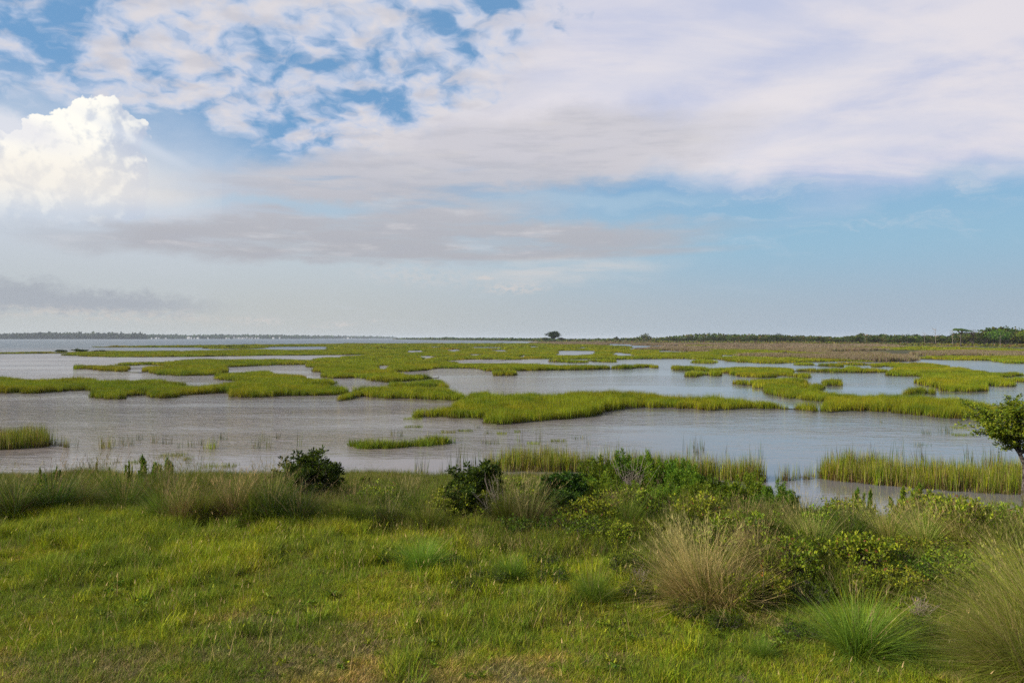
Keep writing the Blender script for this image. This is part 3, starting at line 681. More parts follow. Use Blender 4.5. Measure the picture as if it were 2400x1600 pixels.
# brown rush over the right of the marsh
def rush(label, chains, cat='rush bed', keep=None, seed=0, dens_min=0):
    L = [poly(chains, ztop=.8, seed=seed, rough=.6)]
    P = L[0]; idx = np.nonzero((CS > 0) & (CY < 800))[0]; idx = idx[inside(P, CX[idx], CY[idx])]
    if keep is not None: idx = idx[keep(CX[idx], CY[idx])]
    x, y, s = CX[idx], CY[idx], CS[idx]
    sz = rng.uniform(.8, 1.2, len(idx)); hz = sz * (1 + .3 * vnoise(x, y, 9, 12))
    o = scatter('brown_rush', np.stack([x, y, np.full(len(x), .03)], -1), SRC_RUSH, np.stack([sz, sz, hz], -1), picks=BO[s] + rng.integers(0, 3, len(idx)))
    tag(o, label, cat, kind='stuff')
rush('grey brown rush covering the marsh in front of the right-hand scrub', [
    ('f', B((1850, 215), (1960, 238)) + Cc((0, 240), (380, 290), (780, 302), (960, 300), (1300, 318), (1540, 312), (1560, 296), (1300, 275), (1000, 262), (900, 246), (1450, 238), (1480, 222))),
    ('b', Cc((1400, 198), (1000, 195), (500, 188), (0, 190)) + B((1700, 180), (1400, 180), (1300, 184)))], seed=40,
    keep=lambda x, y: vnoise(x, y * .45, 24, 77) > -.12)
rush('dense grey brown rush bed along the right edge of the marsh', [
    ('f', Cc((1620, 270), (1750, 280), (2050, 283), (2450, 290))), ('b', Cc((2450, 240), (2000, 236), (1700, 240), (1625, 250)))], seed=41)

# the marsh floor on the far right, its scrub-covered ridge and the coast going left
def ridge(name, pts, mat, kind='structure'):
    """pts: rows of (x, y, z) lists of one length"""
    rows = len(pts); k = len(pts[0]); V = [p for r in pts for p in r]
    Fs = [(r * k + i, r * k + i + 1, (r + 1) * k + i + 1, (r + 1) * k + i) for r in range(rows - 1) for i in range(k - 1)]
    return tag(obj(name, new_mesh(name, V, Fs, mat, smooth=True)), kind=kind)
def base_d(px):                      # distance of the foot of the tree line at a pixel column
    return float(np.interp(px, [930, 1000, 1150, 1290, 1450, 1600, 1900, 2050, 2200, 2450, 2700], [2600, 1900, 1350, 900, 800, 740, 620, 540, 460, 360, 330]))
cols_ = np.linspace(920, 2900, 90); rows = []
for k, (mul_, zz) in enumerate([(.58, -.4), (.70, .03), (.9, .12), (1.0, .35), (1.12, 1.2), (1.3, 2.0), (1.6, 2.2), (2.4, 1.6), (3.0, -1)]):
    r_ = []
    for px in cols_:
        mm = mul_ if px > 1900 or mul_ > .85 else mul_ * float(np.interp(px, [1500, 1900], [1.2, 1.0])); dd = base_d(px) * mm; x = (px - 1200) / F * dd
        z = zz + (0 if k < 3 else .5 * float(vnoise(x, dd, 40, 3)))
        if px < 1250: z = min(z, zz) * .6
        if mul_ < .95 and px < 1290: z = -.4
        r_.append((x, dd, z))
    rows.append(r_)
ridge('dune_ground', rows, M_dune)

# ------------------------------------------------------------------ far scrub trees
def scrub_meshes(seed, w, h, lobes, flat=.5, leaf=.55, n=420, cols=((DEEP * .7, 4), (GREEN * .38, 3), (OLIVE * .40, 2), (BROWN * .7, .9)), trunk_h=.3, bare=False):
    r = np.random.default_rng(seed); segs = []; cen = []
    top = trunk_h * h
    segs.append(((0, 0, -.5), (r.normal(0, .1), r.normal(0, .1), top), .035 * h, .025 * h))
    L = []
    for k in range(lobes):
        a = r.uniform(0, 6.28); q = r.uniform(.15, 1) * w * .42
        z = top + (h - top) * r.uniform(.25, .86) * (1 - .35 * (q / (w * .42)) ** 2)
        L.append((math.cos(a) * q, math.sin(a) * q, z)); segs.append(((0, 0, top * .9), L[-1], .02 * h, .008 * h))
    for k in range(n):
        l = L[r.integers(0, lobes)]; rad = r.uniform(.16, .30) * w
        v = r.normal(0, 1, 3); v /= np.linalg.norm(v); v *= rad * r.uniform(.5, 1.0); v[2] *= flat
        p = np.array(l) + v; p[2] = max(p[2], .12 * h if not bare else top); cen.append(p)
    cen = np.array(cen); dirs = rng.normal(0, 1, (n, 3)); dirs[:, 2] = np.abs(dirs[:, 2]) * .5
    lv = leaves(cen, dirs, rng.uniform(.6, 1.3, n) * leaf, rng.uniform(.6, 1.1, n) * leaf, pick(n, cols, .25))
    tv, tf = tubes(segs, 5)
    return new_mesh('scrub_crown', lv[0], lv[1], M_far, lv[2]), new_mesh('scrub_trunk', tv, tf, M_bark)
protos = [scrub_meshes(100 + k, *a) for k, a in enumerate([(6, 4.6, 7), (7.5, 5.2, 9), (5, 4.2, 6), (8.5, 5.5, 10), (6.5, 5.8, 8), (5.5, 3.8, 6)])]
def tree(name, me, loc, s, rz, label, cat, group=None, sz=None):
    t = empty(name, loc, rz, (s, s, s if sz is None else sz)); tag(t, label, cat, group)
    obj('crown', me[0], t); obj('trunk', me[1], t); return t
def top_profile(px):
    return float(np.interp(px, [1300, 1400, 1480, 1512, 1540, 1600, 1640, 1740, 1830, 1900, 1970, 2030, 2080, 2150, 2230, 2250, 2290, 2320, 2345, 2400, 2500],
                           [794, 793, 791, 785, 789, 784, 781, 783, 780, 784, 787, 780, 780, 783, 783, 777, 776, 770, 764, 766, 764]))
n_tree = 0
for px in np.arange(1560, 2560, 6.2):
    for row in range(2 if px > 1700 else 1):
        q = px + random.uniform(-5, 5); dd = base_d(q) * (1.04 + .16 * row + random.uniform(0, .06)); x = (q - 1200) / F * dd
        z0 = .35 + (.9 if row else 0)
        want = (CAMH + (HOR - top_profile(q)) / F * dd) - z0
        hgt = want * (random.uniform(.55, 1.06) if row else random.uniform(.38, .85))
        k = random.randrange(6); s = hgt / [4.6, 5.2, 4.2, 5.5, 5.8, 3.8][k]
        grp = 'scrub trees along the right skyline' if row else 'low scrub bushes at the marsh edge'
        tree('scrub_tree' if row else 'scrub_bush', protos[k], (x, dd, z0 - .2), s * random.uniform(1.0, 1.35), random.uniform(0, 6.28),
             'dark green scrub tree forming the low skyline behind the right marsh' if row else 'dusty olive green bush at the foot of the far tree line', 'tree' if row else 'bush', grp, s)
        n_tree += 1
# lone spreading tree on the flat skyline
me = scrub_meshes(301, 15, 11.5, 18, .45, 1.2, 1900, ((DEEP * .7, 4), (DEEP, 2)), .30)
dd = 850; tree('lone_tree', me, ((1297 - 1200) / F * dd, dd, .2), 1.0, 1.0, 'lone dark flat-topped tree standing on the skyline right of centre', 'tree')
for px, h_, w_, lab in [(1276, 6, 2.2, 'dark bush at the left foot of the lone skyline tree'), (1316, 5, 2.2, 'dark bush at the right foot of the lone skyline tree')]:
    tree('scrub_bush', protos[2], ((px - 1200) / F * 845, 845, 0), 1.5, px, lab, 'bush', None, 1.35)
tree('small_tree', protos[4], ((1444 - 1200) / F * 830, 830, .4), .75, 2, 'small rounded tree poking above the scrub between the lone tree and the ridge', 'tree', None, 1.1)
tree('small_tree', scrub_meshes(309, 11, 9.0, 8, .5, .8, 500), ((1512 - 1200) / F * 800, 800, .2), 1.0, 2, 'peaked dark tree at the left start of the scrub ridge', 'tree')
# parasol pines
me = scrub_meshes(302, 8.5, 9.6, 9, .22, .5, 700, ((DEEP, 3), (GREEN * .7, 2)), .72, True)
dd = 415; tree('umbrella_pine', me, ((2252 - 1200) / F * dd, dd, .6), 1.0, .4, 'flat-topped green pine rising highest above the right scrub', 'tree')
me = scrub_meshes(303, 7.5, 9.0, 8, .22, .4, 110, ((GREYG * .7, 3), (BROWN, 3)), .6, True)
tree('sparse_pine', me, ((2287 - 1200) / F * dd, dd + 2, .6), 1.0, 2.2, 'half-bare flat-topped pine right beside the green parasol pine', 'tree')
me = scrub_meshes(304, 13, 9.0, 14, .5, .6, 1500, ((DEEP, 3), (GREEN * .8, 3)), .3)
for px, s, lab in [(2345, .94, 'large rounded green tree crown at the right end of the skyline'), (2400, .92, 'large green tree crown cut off by the right edge on the skyline'), (2460, .95, 'dark green tree crown beyond the right edge on the skyline')]:
    tree('big_scrub_tree', me, ((px - 1200) / F * 400, 400, .5), s, px, lab, 'tree')
def snag(seed, h, n, spread=.35):
    r = random.Random(seed); segs = [((0, 0, -.3), (0, 0, h * .5), .014 * h, .010 * h), ((0, 0, h * .5), (.05, 0, h), .010 * h, .002 * h)]
    for k in range(n):
        z = h * r.uniform(.4, .9); a = r.uniform(0, 6.28); l = h * spread * r.uniform(.3, 1)
        m1 = (math.cos(a) * l * .6, math.sin(a) * l * .6, z + l * .35); segs.append(((0, 0, z), m1, .009 * h, .006 * h))
        segs.append((m1, (m1[0] + math.cos(a + .5) * l * .5, m1[1] + .1, m1[2] + l * .4), .006 * h, .002 * h))
    v, f = tubes(segs, 5); return new_mesh('snag', v, f, M_dead)
for px, top, dd, n, lab in [(2163, 768, 500, 8, 'tall thin bare snag sticking up above the right scrub'), (2202, 774, 470, 12, 'forked bare dead tree left of the dark stub'), (2221, 775, 460, 2, 'thick dark bare stub of trunk on the skyline'),
                           (2138, 779, 500, 11, 'small pale leafless tree low on the skyline'), (2003, 781, 560, 9, 'faint leafless twigs where the ridge begins to rise'), (2310, 779, 380, 3, 'pale broken bleached trunk in front of the right scrub')]:
    z0 = .4; h_ = CAMH + (HOR - top) / F * dd - z0
    o = obj('dead_tree', snag(px, h_, n), loc=((px - 1200) / F * dd, dd * .97, z0)); tag(o, lab, 'dead tree')

# low coast running left to a point, as one mass of scrub
def mass(name, label, cat, x0, x1, dist, height, n, leaf, cols, mat, z0=0.0, group=None):
    """a long far wood: many clump faces over a solid ridge"""
    px = rng.uniform(x0, x1, n); dd = np.array([dist(p) for p in px]) * rng.uniform(1.0, 1.06, n); x = (px - 1200) / F * dd
    hh = np.array([height(p) for p in px]) * (1 + .20 * vnoise(x, dd * 0, 37, 8) + .12 * vnoise(x, dd * 0, 11, 9))
    z = z0 + hh * rng.uniform(.05, 1, n) ** .6
    dv = rng.normal(0, 1, (n, 3)); lf = leaf * dd / dd.mean()
    lv = leaves(np.stack([x, dd, z - .25 * lf], -1), dv, lf * rng.uniform(.6, 1.3, n), lf * rng.uniform(.6, 1.2, n), pick(n, cols, .25))
    return tag(obj(name, new_mesh(name, lv[0], lv[1], mat, lv[2])), label, cat, group, 'stuff')
mass('coastal_scrub', 'thin dark line of low scrub on the horizon between the bay and the lone tree', 'scrub', 930, 1300, lambda p: base_d(p) * 1.05, lambda p: float(np.interp(p, [930, 1000, 1150, 1300], [2.6, 4.2, 4.6, 4.6])), 9000, 3.0, ((DEEP, 3), (GREEN * .6, 2), (OLIVE * .6, 2)), M_far)
mass('dune_scrub', 'low dusty green scrub on the ridge right of the lone tree', 'scrub', 1290, 2600, lambda p: base_d(p) * 1.12, lambda p: (CAMH + (HOR - top_profile(p)) / F * base_d(p) * 1.12) * .80, 16000, 1.5, ((DEEP * .8, 3), (GREEN * .45, 3), (OLIVE * .5, 2), (BROWN, .8)), M_far)
mass('marsh_edge_scrub', 'pale green shrubs fringing the rush below the far trees', 'shrubs', 1250, 2600, lambda p: base_d(p) * .94, lambda p: 1.5, 9000, 1.0, ((GREEN * .6, 3), (LIME * .45, 1), (OLIVE * .6, 3), (BROWN, 1.6)), M_far)
# wooded shore across the bay
def fs_d(p): return float(np.interp(p, [-300, 340, 341, 700, 930], [3300, 3300, 3700, 4600, 7000]))
def fs_h(p): return float(np.interp(p, [-300, 0, 100, 230, 330, 340, 341, 420, 560, 700, 860, 930], [17, 18, 20, 18, 19, 16, 15, 16, 17, 17, 11, 2]))
def shore_mass(name, label, x0, x1, seed):
    n = 9000
    return mass(name, label, 'woods', x0, x1, fs_d, lambda p: max(1.0, fs_h(p)), n, 14.0, ((DEEP * .6, 3), (DEEP, 2), (GREEN * .35, 1)), M_far)
shore_mass('near_shore_woods', 'dark blue green wooded shore across the bay at far left', -300, 340, 1)
shore_mass('far_shore_woods', 'hazier blue wooded shore across the bay, dotted with white houses', 341, 930, 2)
hp = [(355, 795, 5), (365, 795, 6), (372, 794.5, 4), (388, 795, 5), (441, 795, 8), (448, 794.5, 5), (455, 795, 6), (463, 795, 4), (487, 795, 5), (530, 794, 6), (536, 793.5, 5), (548, 792.5, 7), (553, 793.5, 5), (559, 793, 8), (563, 793, 5), (568, 792, 9), (572, 793, 6), (578, 793, 8), (584, 793.5, 5), (590, 793, 7), (598, 792.5, 6), (605, 793.5, 8), (640, 794, 5), (655, 794, 4), (806, 794.5, 5), (815, 794.5, 7), (824, 794.5, 6), (832, 794.5, 5)]
def house(w, h, dpt):
    V = [(-w/2, 0, 0), (w/2, 0, 0), (w/2, dpt, 0), (-w/2, dpt, 0), (-w/2, 0, h), (w/2, 0, h), (w/2, dpt, h), (-w/2, dpt, h), (-w/2, dpt/2, h*1.4), (w/2, dpt/2, h*1.4)]
    a = new_mesh('house_walls', V, [(0, 1, 5, 4), (1, 2, 6, 5), (2, 3, 7, 6), (3, 0, 4, 7), (5, 6, 9), (7, 4, 8)], M_white)
    V2 = [(-w/2-.3, -.4, h-.1), (w/2+.3, -.4, h-.1), (w/2+.3, dpt/2, h*1.4+.15), (-w/2-.3, dpt/2, h*1.4+.15), (-w/2-.3, dpt+.4, h-.1), (w/2+.3, dpt+.4, h-.1)]
    b = new_mesh('house_roof', V2, [(0, 1, 2, 3), (3, 2, 5, 4)], M_roof); return a, b
hm = [house(12, 7, 9), house(16, 9, 10), house(9, 10, 9)]
for i, (px, py, sz) in enumerate(hp):
    dd = fs_d(px) - 40 ; x = (px - 1200) / F * dd
    t = empty('house', (x, dd, .4), random.uniform(-.2, .2), random.uniform(.5, .75) * (1 if sz < 7 else 1.3))
    tag(t, 'tiny white house among the woods on the far shore of the bay', 'house', 'white houses on the far shore')
    k = i % 3; obj('wall', hm[k][0], t); obj('roof', hm[k][1], t)
# bushes on the thin spit and far strip
for px, dd, s, lab in [(146, 243, .42, 'small dark bush on the marsh thread, leftmost of three'), (189, 240, .50, 'widest dark bush on the marsh thread, middle of three'), (235, 243, .40, 'small rounded dark bush at the right end of the marsh thread'),
                       (540, 350, .5, 'dark bush on the far marsh strip, right of two'), (515, 350, .32, 'low dark bush on the far marsh strip, left of two'), (570, 352, .45, 'rounded bush at the right end of the scrub clump on the far strip'), (14, 243, .18, 'tiny bush on the marsh thread at the left edge'), (70, 243, .18, 'tiny bush on the marsh thread near the left edge')]:
    tree('spit_bush', protos[5], ((px - 1200) / F * dd, dd, -.5), s * 1.9, px, lab, 'bush', None, s * 1.0)

# ------------------------------------------------------------------ reeds standing in the near water
ro = [(MARSH, 2.4), (GREEN * .85, 3), (TAN * .8, 1.8), (BROWN, 1.6), (MARSH2, 2)]
src_r = [tuft(26, .16, .35, .85, .011, ro, lean=(0, .14), curl=(0, .22), name='reed_tuft', mat=M_reed, thatch=.6) for _ in range(4)]
src_r += [tuft(14, .12, .12, .34, .012, [(BROWN, 3), (TAN * .6, 2)], lean=(.1, .9), curl=(0, .5), name='reed_tuft', mat=M_reed, thatch=.6) for _ in range(2)]
SRC_REED = source('reed_tuft', src_r)
sp = [(GREEN * .5, 3), (GREYG * .6, 3), (TAN * .45, 2)]
SRC_SPARSE = source('sparse_reed', [tuft(8, .14, .25, .85, .016, sp, lean=(0, .12), curl=(0, .2), name='sparse_reed', mat=M_reed) for _ in range(5)])
SRC_LOW = source('low_grass', [tuft(40, .16, .12, .34, .012, [(GREEN, 3), (MARSH, 3), (OLIVE, 2)], lean=(0, .5), curl=(0, .5), name='low_grass', mat=M_reed) for _ in range(4)])
def reed_bed(label, chains, dens, src, ztop=.55, hs=(.8, 1.15), cat='reed bed', z=-.02, seed=0):
    P = poly(chains, ztop=ztop, seed=seed, rough=.6); lo, hi = P.min(0), P.max(0)
    n = int((hi - lo).prod() * dens) + 4; x = rng.uniform(lo[0], hi[0], n); y = rng.uniform(lo[1], hi[1], n); k = inside(P, x, y)
    edge = vnoise(x, y, .9, 21 + seed) + .5 * vnoise(x, y, .35, 61 + seed); k &= edge > -.95
    x, y = x[k], y[k]; s = rng.uniform(*hs, len(x)) * (1 + .22 * vnoise(x, y, 1.1, 3))
    return tag(scatter('reeds', np.stack([x, y, np.full(len(x), z)], -1), src, s), label, cat, kind='stuff')
reed_bed('tall yellow green reed bed in the water behind the shrubs, right of centre', [('f', E((960, 412), (1100, 427), (1400, 432), (1680, 427), (2352, 452)) + Ff((100, 490), (300, 492), (480, 500))),
          ('b', Ff((480, 345), (200, 325)) + E((2352, 310), (2000, 300), (1700, 305), (1450, 262), (1300, 258), (1150, 262), (1000, 290)))], 60, SRC_REED, seed=1)
reed_bed('thin brown broken reeds between the two dense reed beds at right', [('f', Ff((480, 500), (600, 486), (760, 466), (930, 458))), ('b', Ff((930, 350), (760, 372), (600, 372), (480, 350)))], 26, SRC_REED, hs=(.6, 1.0), seed=2)
reed_bed('dense green and brown reed bed in front of the open water at right', [('f', Ff((930, 456), (1000, 482), (1200, 503), (1350, 522), (1500, 533), (1800, 557), (2000, 573), (2450, 595))),
          ('b', Ff((2450, 352), (1900, 342), (1500, 350), (1300, 305), (1150, 305), (940, 330)))], 60, SRC_REED, seed=3)
reed_bed('sparse upright reeds at the left end of the reed bed', [('f', E((670, 430), (800, 430), (970, 412))), ('b', E((970, 250), (800, 260), (680, 300)))], 4.5, SRC_SPARSE, seed=4)
reed_bed('scattered single reed stems standing in the water beyond the beds', [('f', E((1550, 260), (2000, 300), (2352, 300)) + Ff((600, 370), (1300, 300), (2352, 340))), ('b', Ff((2352, 290), (1500, 262), (700, 250)) + E((2352, 160), (1900, 190), (1550, 180)))], .9, SRC_SPARSE, seed=5)
reed_bed('thin scattered reed stems in the open water at near left', [('f', D((480, 275), (1000, 262), (1500, 275), (1950, 262), (2352, 250))), ('b', D((2352, 160), (1900, 150), (1500, 160), (1000, 170), (480, 180)))], .55, SRC_SPARSE, seed=12)
reed_bed('thin scattered reed stems between the reed bed and the big middle island', [('f', E((850, 240), (1200, 235), (1600, 245), (2100, 235))), ('b', E((2100, 150), (1600, 140), (1200, 120), (850, 150)))], .7, SRC_SPARSE, seed=13)
reed_bed('dense tall reed island at the left edge of the near water', [('f', D((-60, 275), (100, 277), (220, 262), (330, 262), (440, 240))), ('b', D((470, 175), (380, 140), (240, 112), (100, 118), (-60, 125)))], 40, SRC_REED, seed=6)
reed_bed('loose reeds trailing right from the left reed island', [('f', D((400, 270), (560, 262), (740, 262))), ('b', D((740, 175), (560, 160), (420, 180)))], 3.5, SRC_SPARSE, seed=7)
reed_bed('narrow line of short grass in the water left of the reed bed', [('f', E((60, 240), (150, 265), (260, 266), (400, 258), (600, 245), (700, 232), (795, 224))), ('b', E((795, 205), (600, 205), (450, 222), (250, 232), (100, 225), (62, 222)))], 50, SRC_LOW, ztop=.12, hs=(1.0, 1.6), seed=8)
clumps = [('D', 690, 170, 770, 268, 'reed'), ('D', 790, 160, 930, 250, 's'), ('D', 930, 150, 970, 215, 's'), ('D', 1035, 160, 1095, 232, 's'), ('D', 1120, 170, 1190, 240, 's'), ('D', 1290, 170, 1340, 260, 's'),
          ('D', 1360, 190, 1400, 245, 's'), ('D', 1405, 170, 1490, 275, 'reed'), ('D', 1510, 140, 1565, 210, 's'), ('D', 1725, 165, 1790, 270, 's'), ('D', 1795, 130, 1830, 225, 's'), ('D', 1905, 140, 1925, 205, 's'),
          ('E', 430, 45, 560, 70, 'low'), ('E', 430, 92, 556, 125, 'low'), ('E', 335, 120, 430, 185, 's'), ('E', 685, 118, 790, 162, 'low'), ('E', 800, 120, 905, 153, 'low'), ('E', 915, 100, 960, 132, 's'), ('E', 980, 135, 1050, 170, 's'),
          ('E', 1070, 145, 1140, 172, 'low'), ('E', 1190, 130, 1238, 158, 'low'), ('E', 985, 190, 1085, 240, 's'), ('E', 1280, 195, 1365, 240, 'low'), ('E', 1442, 185, 1552, 222, 'low'), ('E', 1590, 170, 1680, 205, 's'),
          ('F', 1595, 215, 1705, 252, 's'), ('F', 1655, 130, 1710, 175, 's'), ('F', 1770, 90, 1850, 165, 's'), ('F', 1860, 100, 1975, 132, 'low'), ('F', 1860, 148, 1975, 182, 'low'), ('F', 1370, 70, 1380, 95, 's'),
          ('D', 1110, 295, 1290, 322, 'low'), ('D', 1265, 318, 1320, 347, 'low'), ('D', 1400, 355, 1630, 395, 'low'), ('D', 905, 340, 985, 368, 'low'), ('D', 780, 350, 870, 368, 's'), ('E', 500, 290, 600, 440, 's'), ('F', 2130, 610, 2230, 660, 'low'),
          ('F', 1440, 640, 1500, 680, 'low')]
conv = {'D': D, 'E': E, 'F': Ff}
words = {'reed': 'bushy clump of green reeds', 's': 'few thin upright reed stems', 'low': 'low mat of bright grass'}
groups = {'reed': 'reed clumps standing in the near water', 's': 'thin reed stems standing in the near water', 'low': 'low grass mats in the near water'}
for i, (rg, x0, y0, x1, y1, kd) in enumerate(clumps):
    (pa, ya), (pb, yb) = conv[rg]((x0, y0), (x1, y1)); cx, cy = wat((pa + pb) / 2, yb - 2); wd = (pb - pa) / F * cy; ht = (yb - ya) / F * cy
    n = {'reed': 70, 's': 26, 'low': 110}[kd]; n = int(n * max(.5, wd / .45) * (1 if kd != 's' else 1.2))
    base = np.stack([rng.uniform(-.5, .5, n) * wd, rng.normal(0, .12 + .1 * wd, n), np.full(n, -.05)], -1)
    if kd == 'low': hh = rng.uniform(.4, 1.1, n) * max(.14, ht * .5)
    else: hh = rng.uniform(.35, 1.0, n) * ht * 1.05
    col = pick(n, {'reed': ro, 's': sp, 'low': [(GREEN, 3), (MARSH, 4), (OLIVE, 2)]}[kd])
    v, f, c = blades(base, rng.uniform(0, 6.28, n), hh + .05, rng.uniform(0, .16 if kd != 'low' else .4, n), rng.uniform(0, .25, n), np.full(n, .013), col)
    side = 'left' if (pa + pb) / 2 < 800 else ('middle' if (pa + pb) / 2 < 1600 else 'right')
    o = obj('reed_clump', new_mesh('reed_clump', v, f, M_reed, c), loc=(cx, cy, 0))
    tag(o, '%s standing in the %s part of the near water' % (words[kd], side), 'reeds', groups[kd] + ', ' + side)

# ------------------------------------------------------------------ lawn and bank grass
lo_ = [(GREEN * 1.15, 5), (LIME, 5), (GREEN * .8, 2), (TAN * .8, .9), (OLIVE, 1.5), (BROWN, .2)]
src_l = [tuft(60, .10, .04, .13, .0055, lo_, lean=(.05, 1.0), curl=(.1, 1.0), seg=2, name='lawn_tuft', mat=M_lawn, wind=.25) for _ in range(5)]
src_l += [tuft(60, .10, .05, .12, .0055, [(TAN, 3), (STRAW * .7, 1), (OLIVE, 3), (BROWN, 1)], lean=(.2, 1.3), curl=(.1, 1.0), seg=2, name='lawn_tuft', mat=M_lawn, wind=.25) for _ in range(2)]
src_l += [tuft(46, .09, .10, .26, .0065, lo_, lean=(.02, .5), curl=(.1, .9), seg=3, name='lawn_tuft', mat=M_lawn, wind=.35) for _ in range(4)]
SRC_LAWN = source('lawn_tuft', src_l)
def lawn_back(x): # the mown area ends here, farther on the left
    return np.interp(x, [-9, -3, 0, 2, 4, 6, 12], [13.4, 13.4, 11.2, 10.4, 9.2, 8.2, 7.6])
n = 52000; y = np.sqrt(rng.uniform(5.2 ** 2, 14.5 ** 2, n)); x = rng.uniform(-.78, .78, n) * y; lb = lawn_back(x)
k = y < lb + .8 + .5 * vnoise(x, y, 1.1, 2); x, y, lb = x[k], y[k], lb[k]
dry = vnoise(x, y, 1.4, 31) + .5 * vnoise(x, y, .5, 32) - .12 * (y - 7) + .9 * np.clip((8.1 - y) / 1.1, 0, 1) * np.clip((2.5 - x) / 4, .25, 1); tall = (y - 8.0) / (lb - 6.5) + .35 * vnoise(x, y, .9, 33) + .35 * vnoise(x, y, .35, 34)
pk = np.where(tall + rng.normal(0, .2, len(x)) > .62, rng.integers(7, 11, len(x)), np.where(dry + rng.normal(0, .35, len(x)) > .35, rng.integers(5, 7, len(x)), rng.integers(0, 5, len(x))))
bare = vnoise(x, y, .9, 36) + .4 * vnoise(x, y, .3, 37) - .25 * (y - 5.5)
kk = ~((bare > .45) & (rng.uniform(0, 1, len(x)) < .8))
x, y, pk, tall = x[kk], y[kk], pk[kk], tall[kk]
sz = rng.uniform(.6, 1.1, len(x)) * (1 + .3 * np.clip(tall - .2, 0, 1))
tag(scatter('lawn_grass', np.stack([x, y, G(x, y)], -1), SRC_LAWN, sz, picks=pk), 'short green and straw coloured grass covering the foreground', 'grass', kind='stuff')
# seed stalks in the lawn
def stalks(n, fn, hmin, hmax, opts, name, label, head=True):
    x, y = fn(n); n = len(x); h = rng.uniform(hmin, hmax, n)
    a = rng.uniform(0, 6.28, n); ln = rng.uniform(.05, .45, n); cu = rng.uniform(0, .5, n); col = pick(n, opts)
    base = np.stack([x, y, G(x, y)], -1)
    b1 = blades(base, a, h, ln, cu, np.full(n, .004), col, 3)
    tip = b1[0].reshape(n, 7, 3)[:, 6]
    if head:
        q = blades(tip - (0, 0, .015), a, rng.uniform(.03, .07, n), ln + cu, rng.uniform(0, .3, n), rng.uniform(.006, .011, n), col * 1.15, 2); b1 = join([b1, q])
    return tag(obj(name, new_mesh(name, b1[0], b1[1], M_tuss, b1[2])), label, 'grass stalks', kind='stuff')
def lawn_pts(n):
    y = np.sqrt(rng.uniform(6.5 ** 2, 13.4 ** 2, n)); x = rng.uniform(-.75, .75, n) * y; k = (y < lawn_back(x) + .3) & (vnoise(x, y, 1.3, 41) + rng.normal(0, .3, n) > -.1); return x[k], y[k]
stalks(4200, lawn_pts, .14, .34, [(LIME, 3), (STRAW * .7, 2), (TAN, 1.5), (GREEN, 1)], 'seed_stalks', 'thin yellow seed stalks standing up out of the lawn')
# knee-high grass over the bank
bo_ = [(OLIVE * .65, 3), (GREEN * .65, 3.5), (LIME * .8, 1.4), (TAN * .7, 1.6), (BROWN, .9), (GREEN * .6, 1.5)]
src_k = [tuft(80, .16, .16, .46, .007, bo_, lean=(.02, .6), curl=(.1, 1.1), seg=3, name='bank_tuft', mat=M_tuss, wind=.3) for _ in range(5)]
src_k += [tuft(80, .16, .16, .42, .007, [(BROWN * 1.3, 3), (TAN * .8, 2), (OLIVE, 3)], lean=(.02, .7), curl=(.1, 1.1), seg=3, name='bank_tuft', mat=M_tuss, wind=.3) for _ in range(2)]
SRC_BANK = source('bank_tuft', src_k)
n = 30000; y = np.sqrt(rng.uniform(7.4 ** 2, 26.5 ** 2, n)); x = rng.uniform(-.76, .76, n) * y
k = (y > lawn_back(x) - .1 + .4 * vnoise(x, y, .9, 52)) & (y < shore_y(x) + .3); x, y = x[k], y[k]
br = vnoise(x, y, 1.6, 53) + rng.normal(0, .3, len(x)); pk = np.where(br > .45, rng.integers(5, 7, len(x)), rng.integers(0, 5, len(x)))
tag(scatter('bank_grass', np.stack([x, y, G(x, y)], -1), SRC_BANK, rng.uniform(.55, 1.15, len(x)) * (1 + .2 * vnoise(x, y, 1.2, 54)) * np.where((x > 3.5) & (y > 15.5), .55, 1), picks=pk), 'knee-high olive and brown grass covering the bank down to the water', 'grass', kind='stuff')

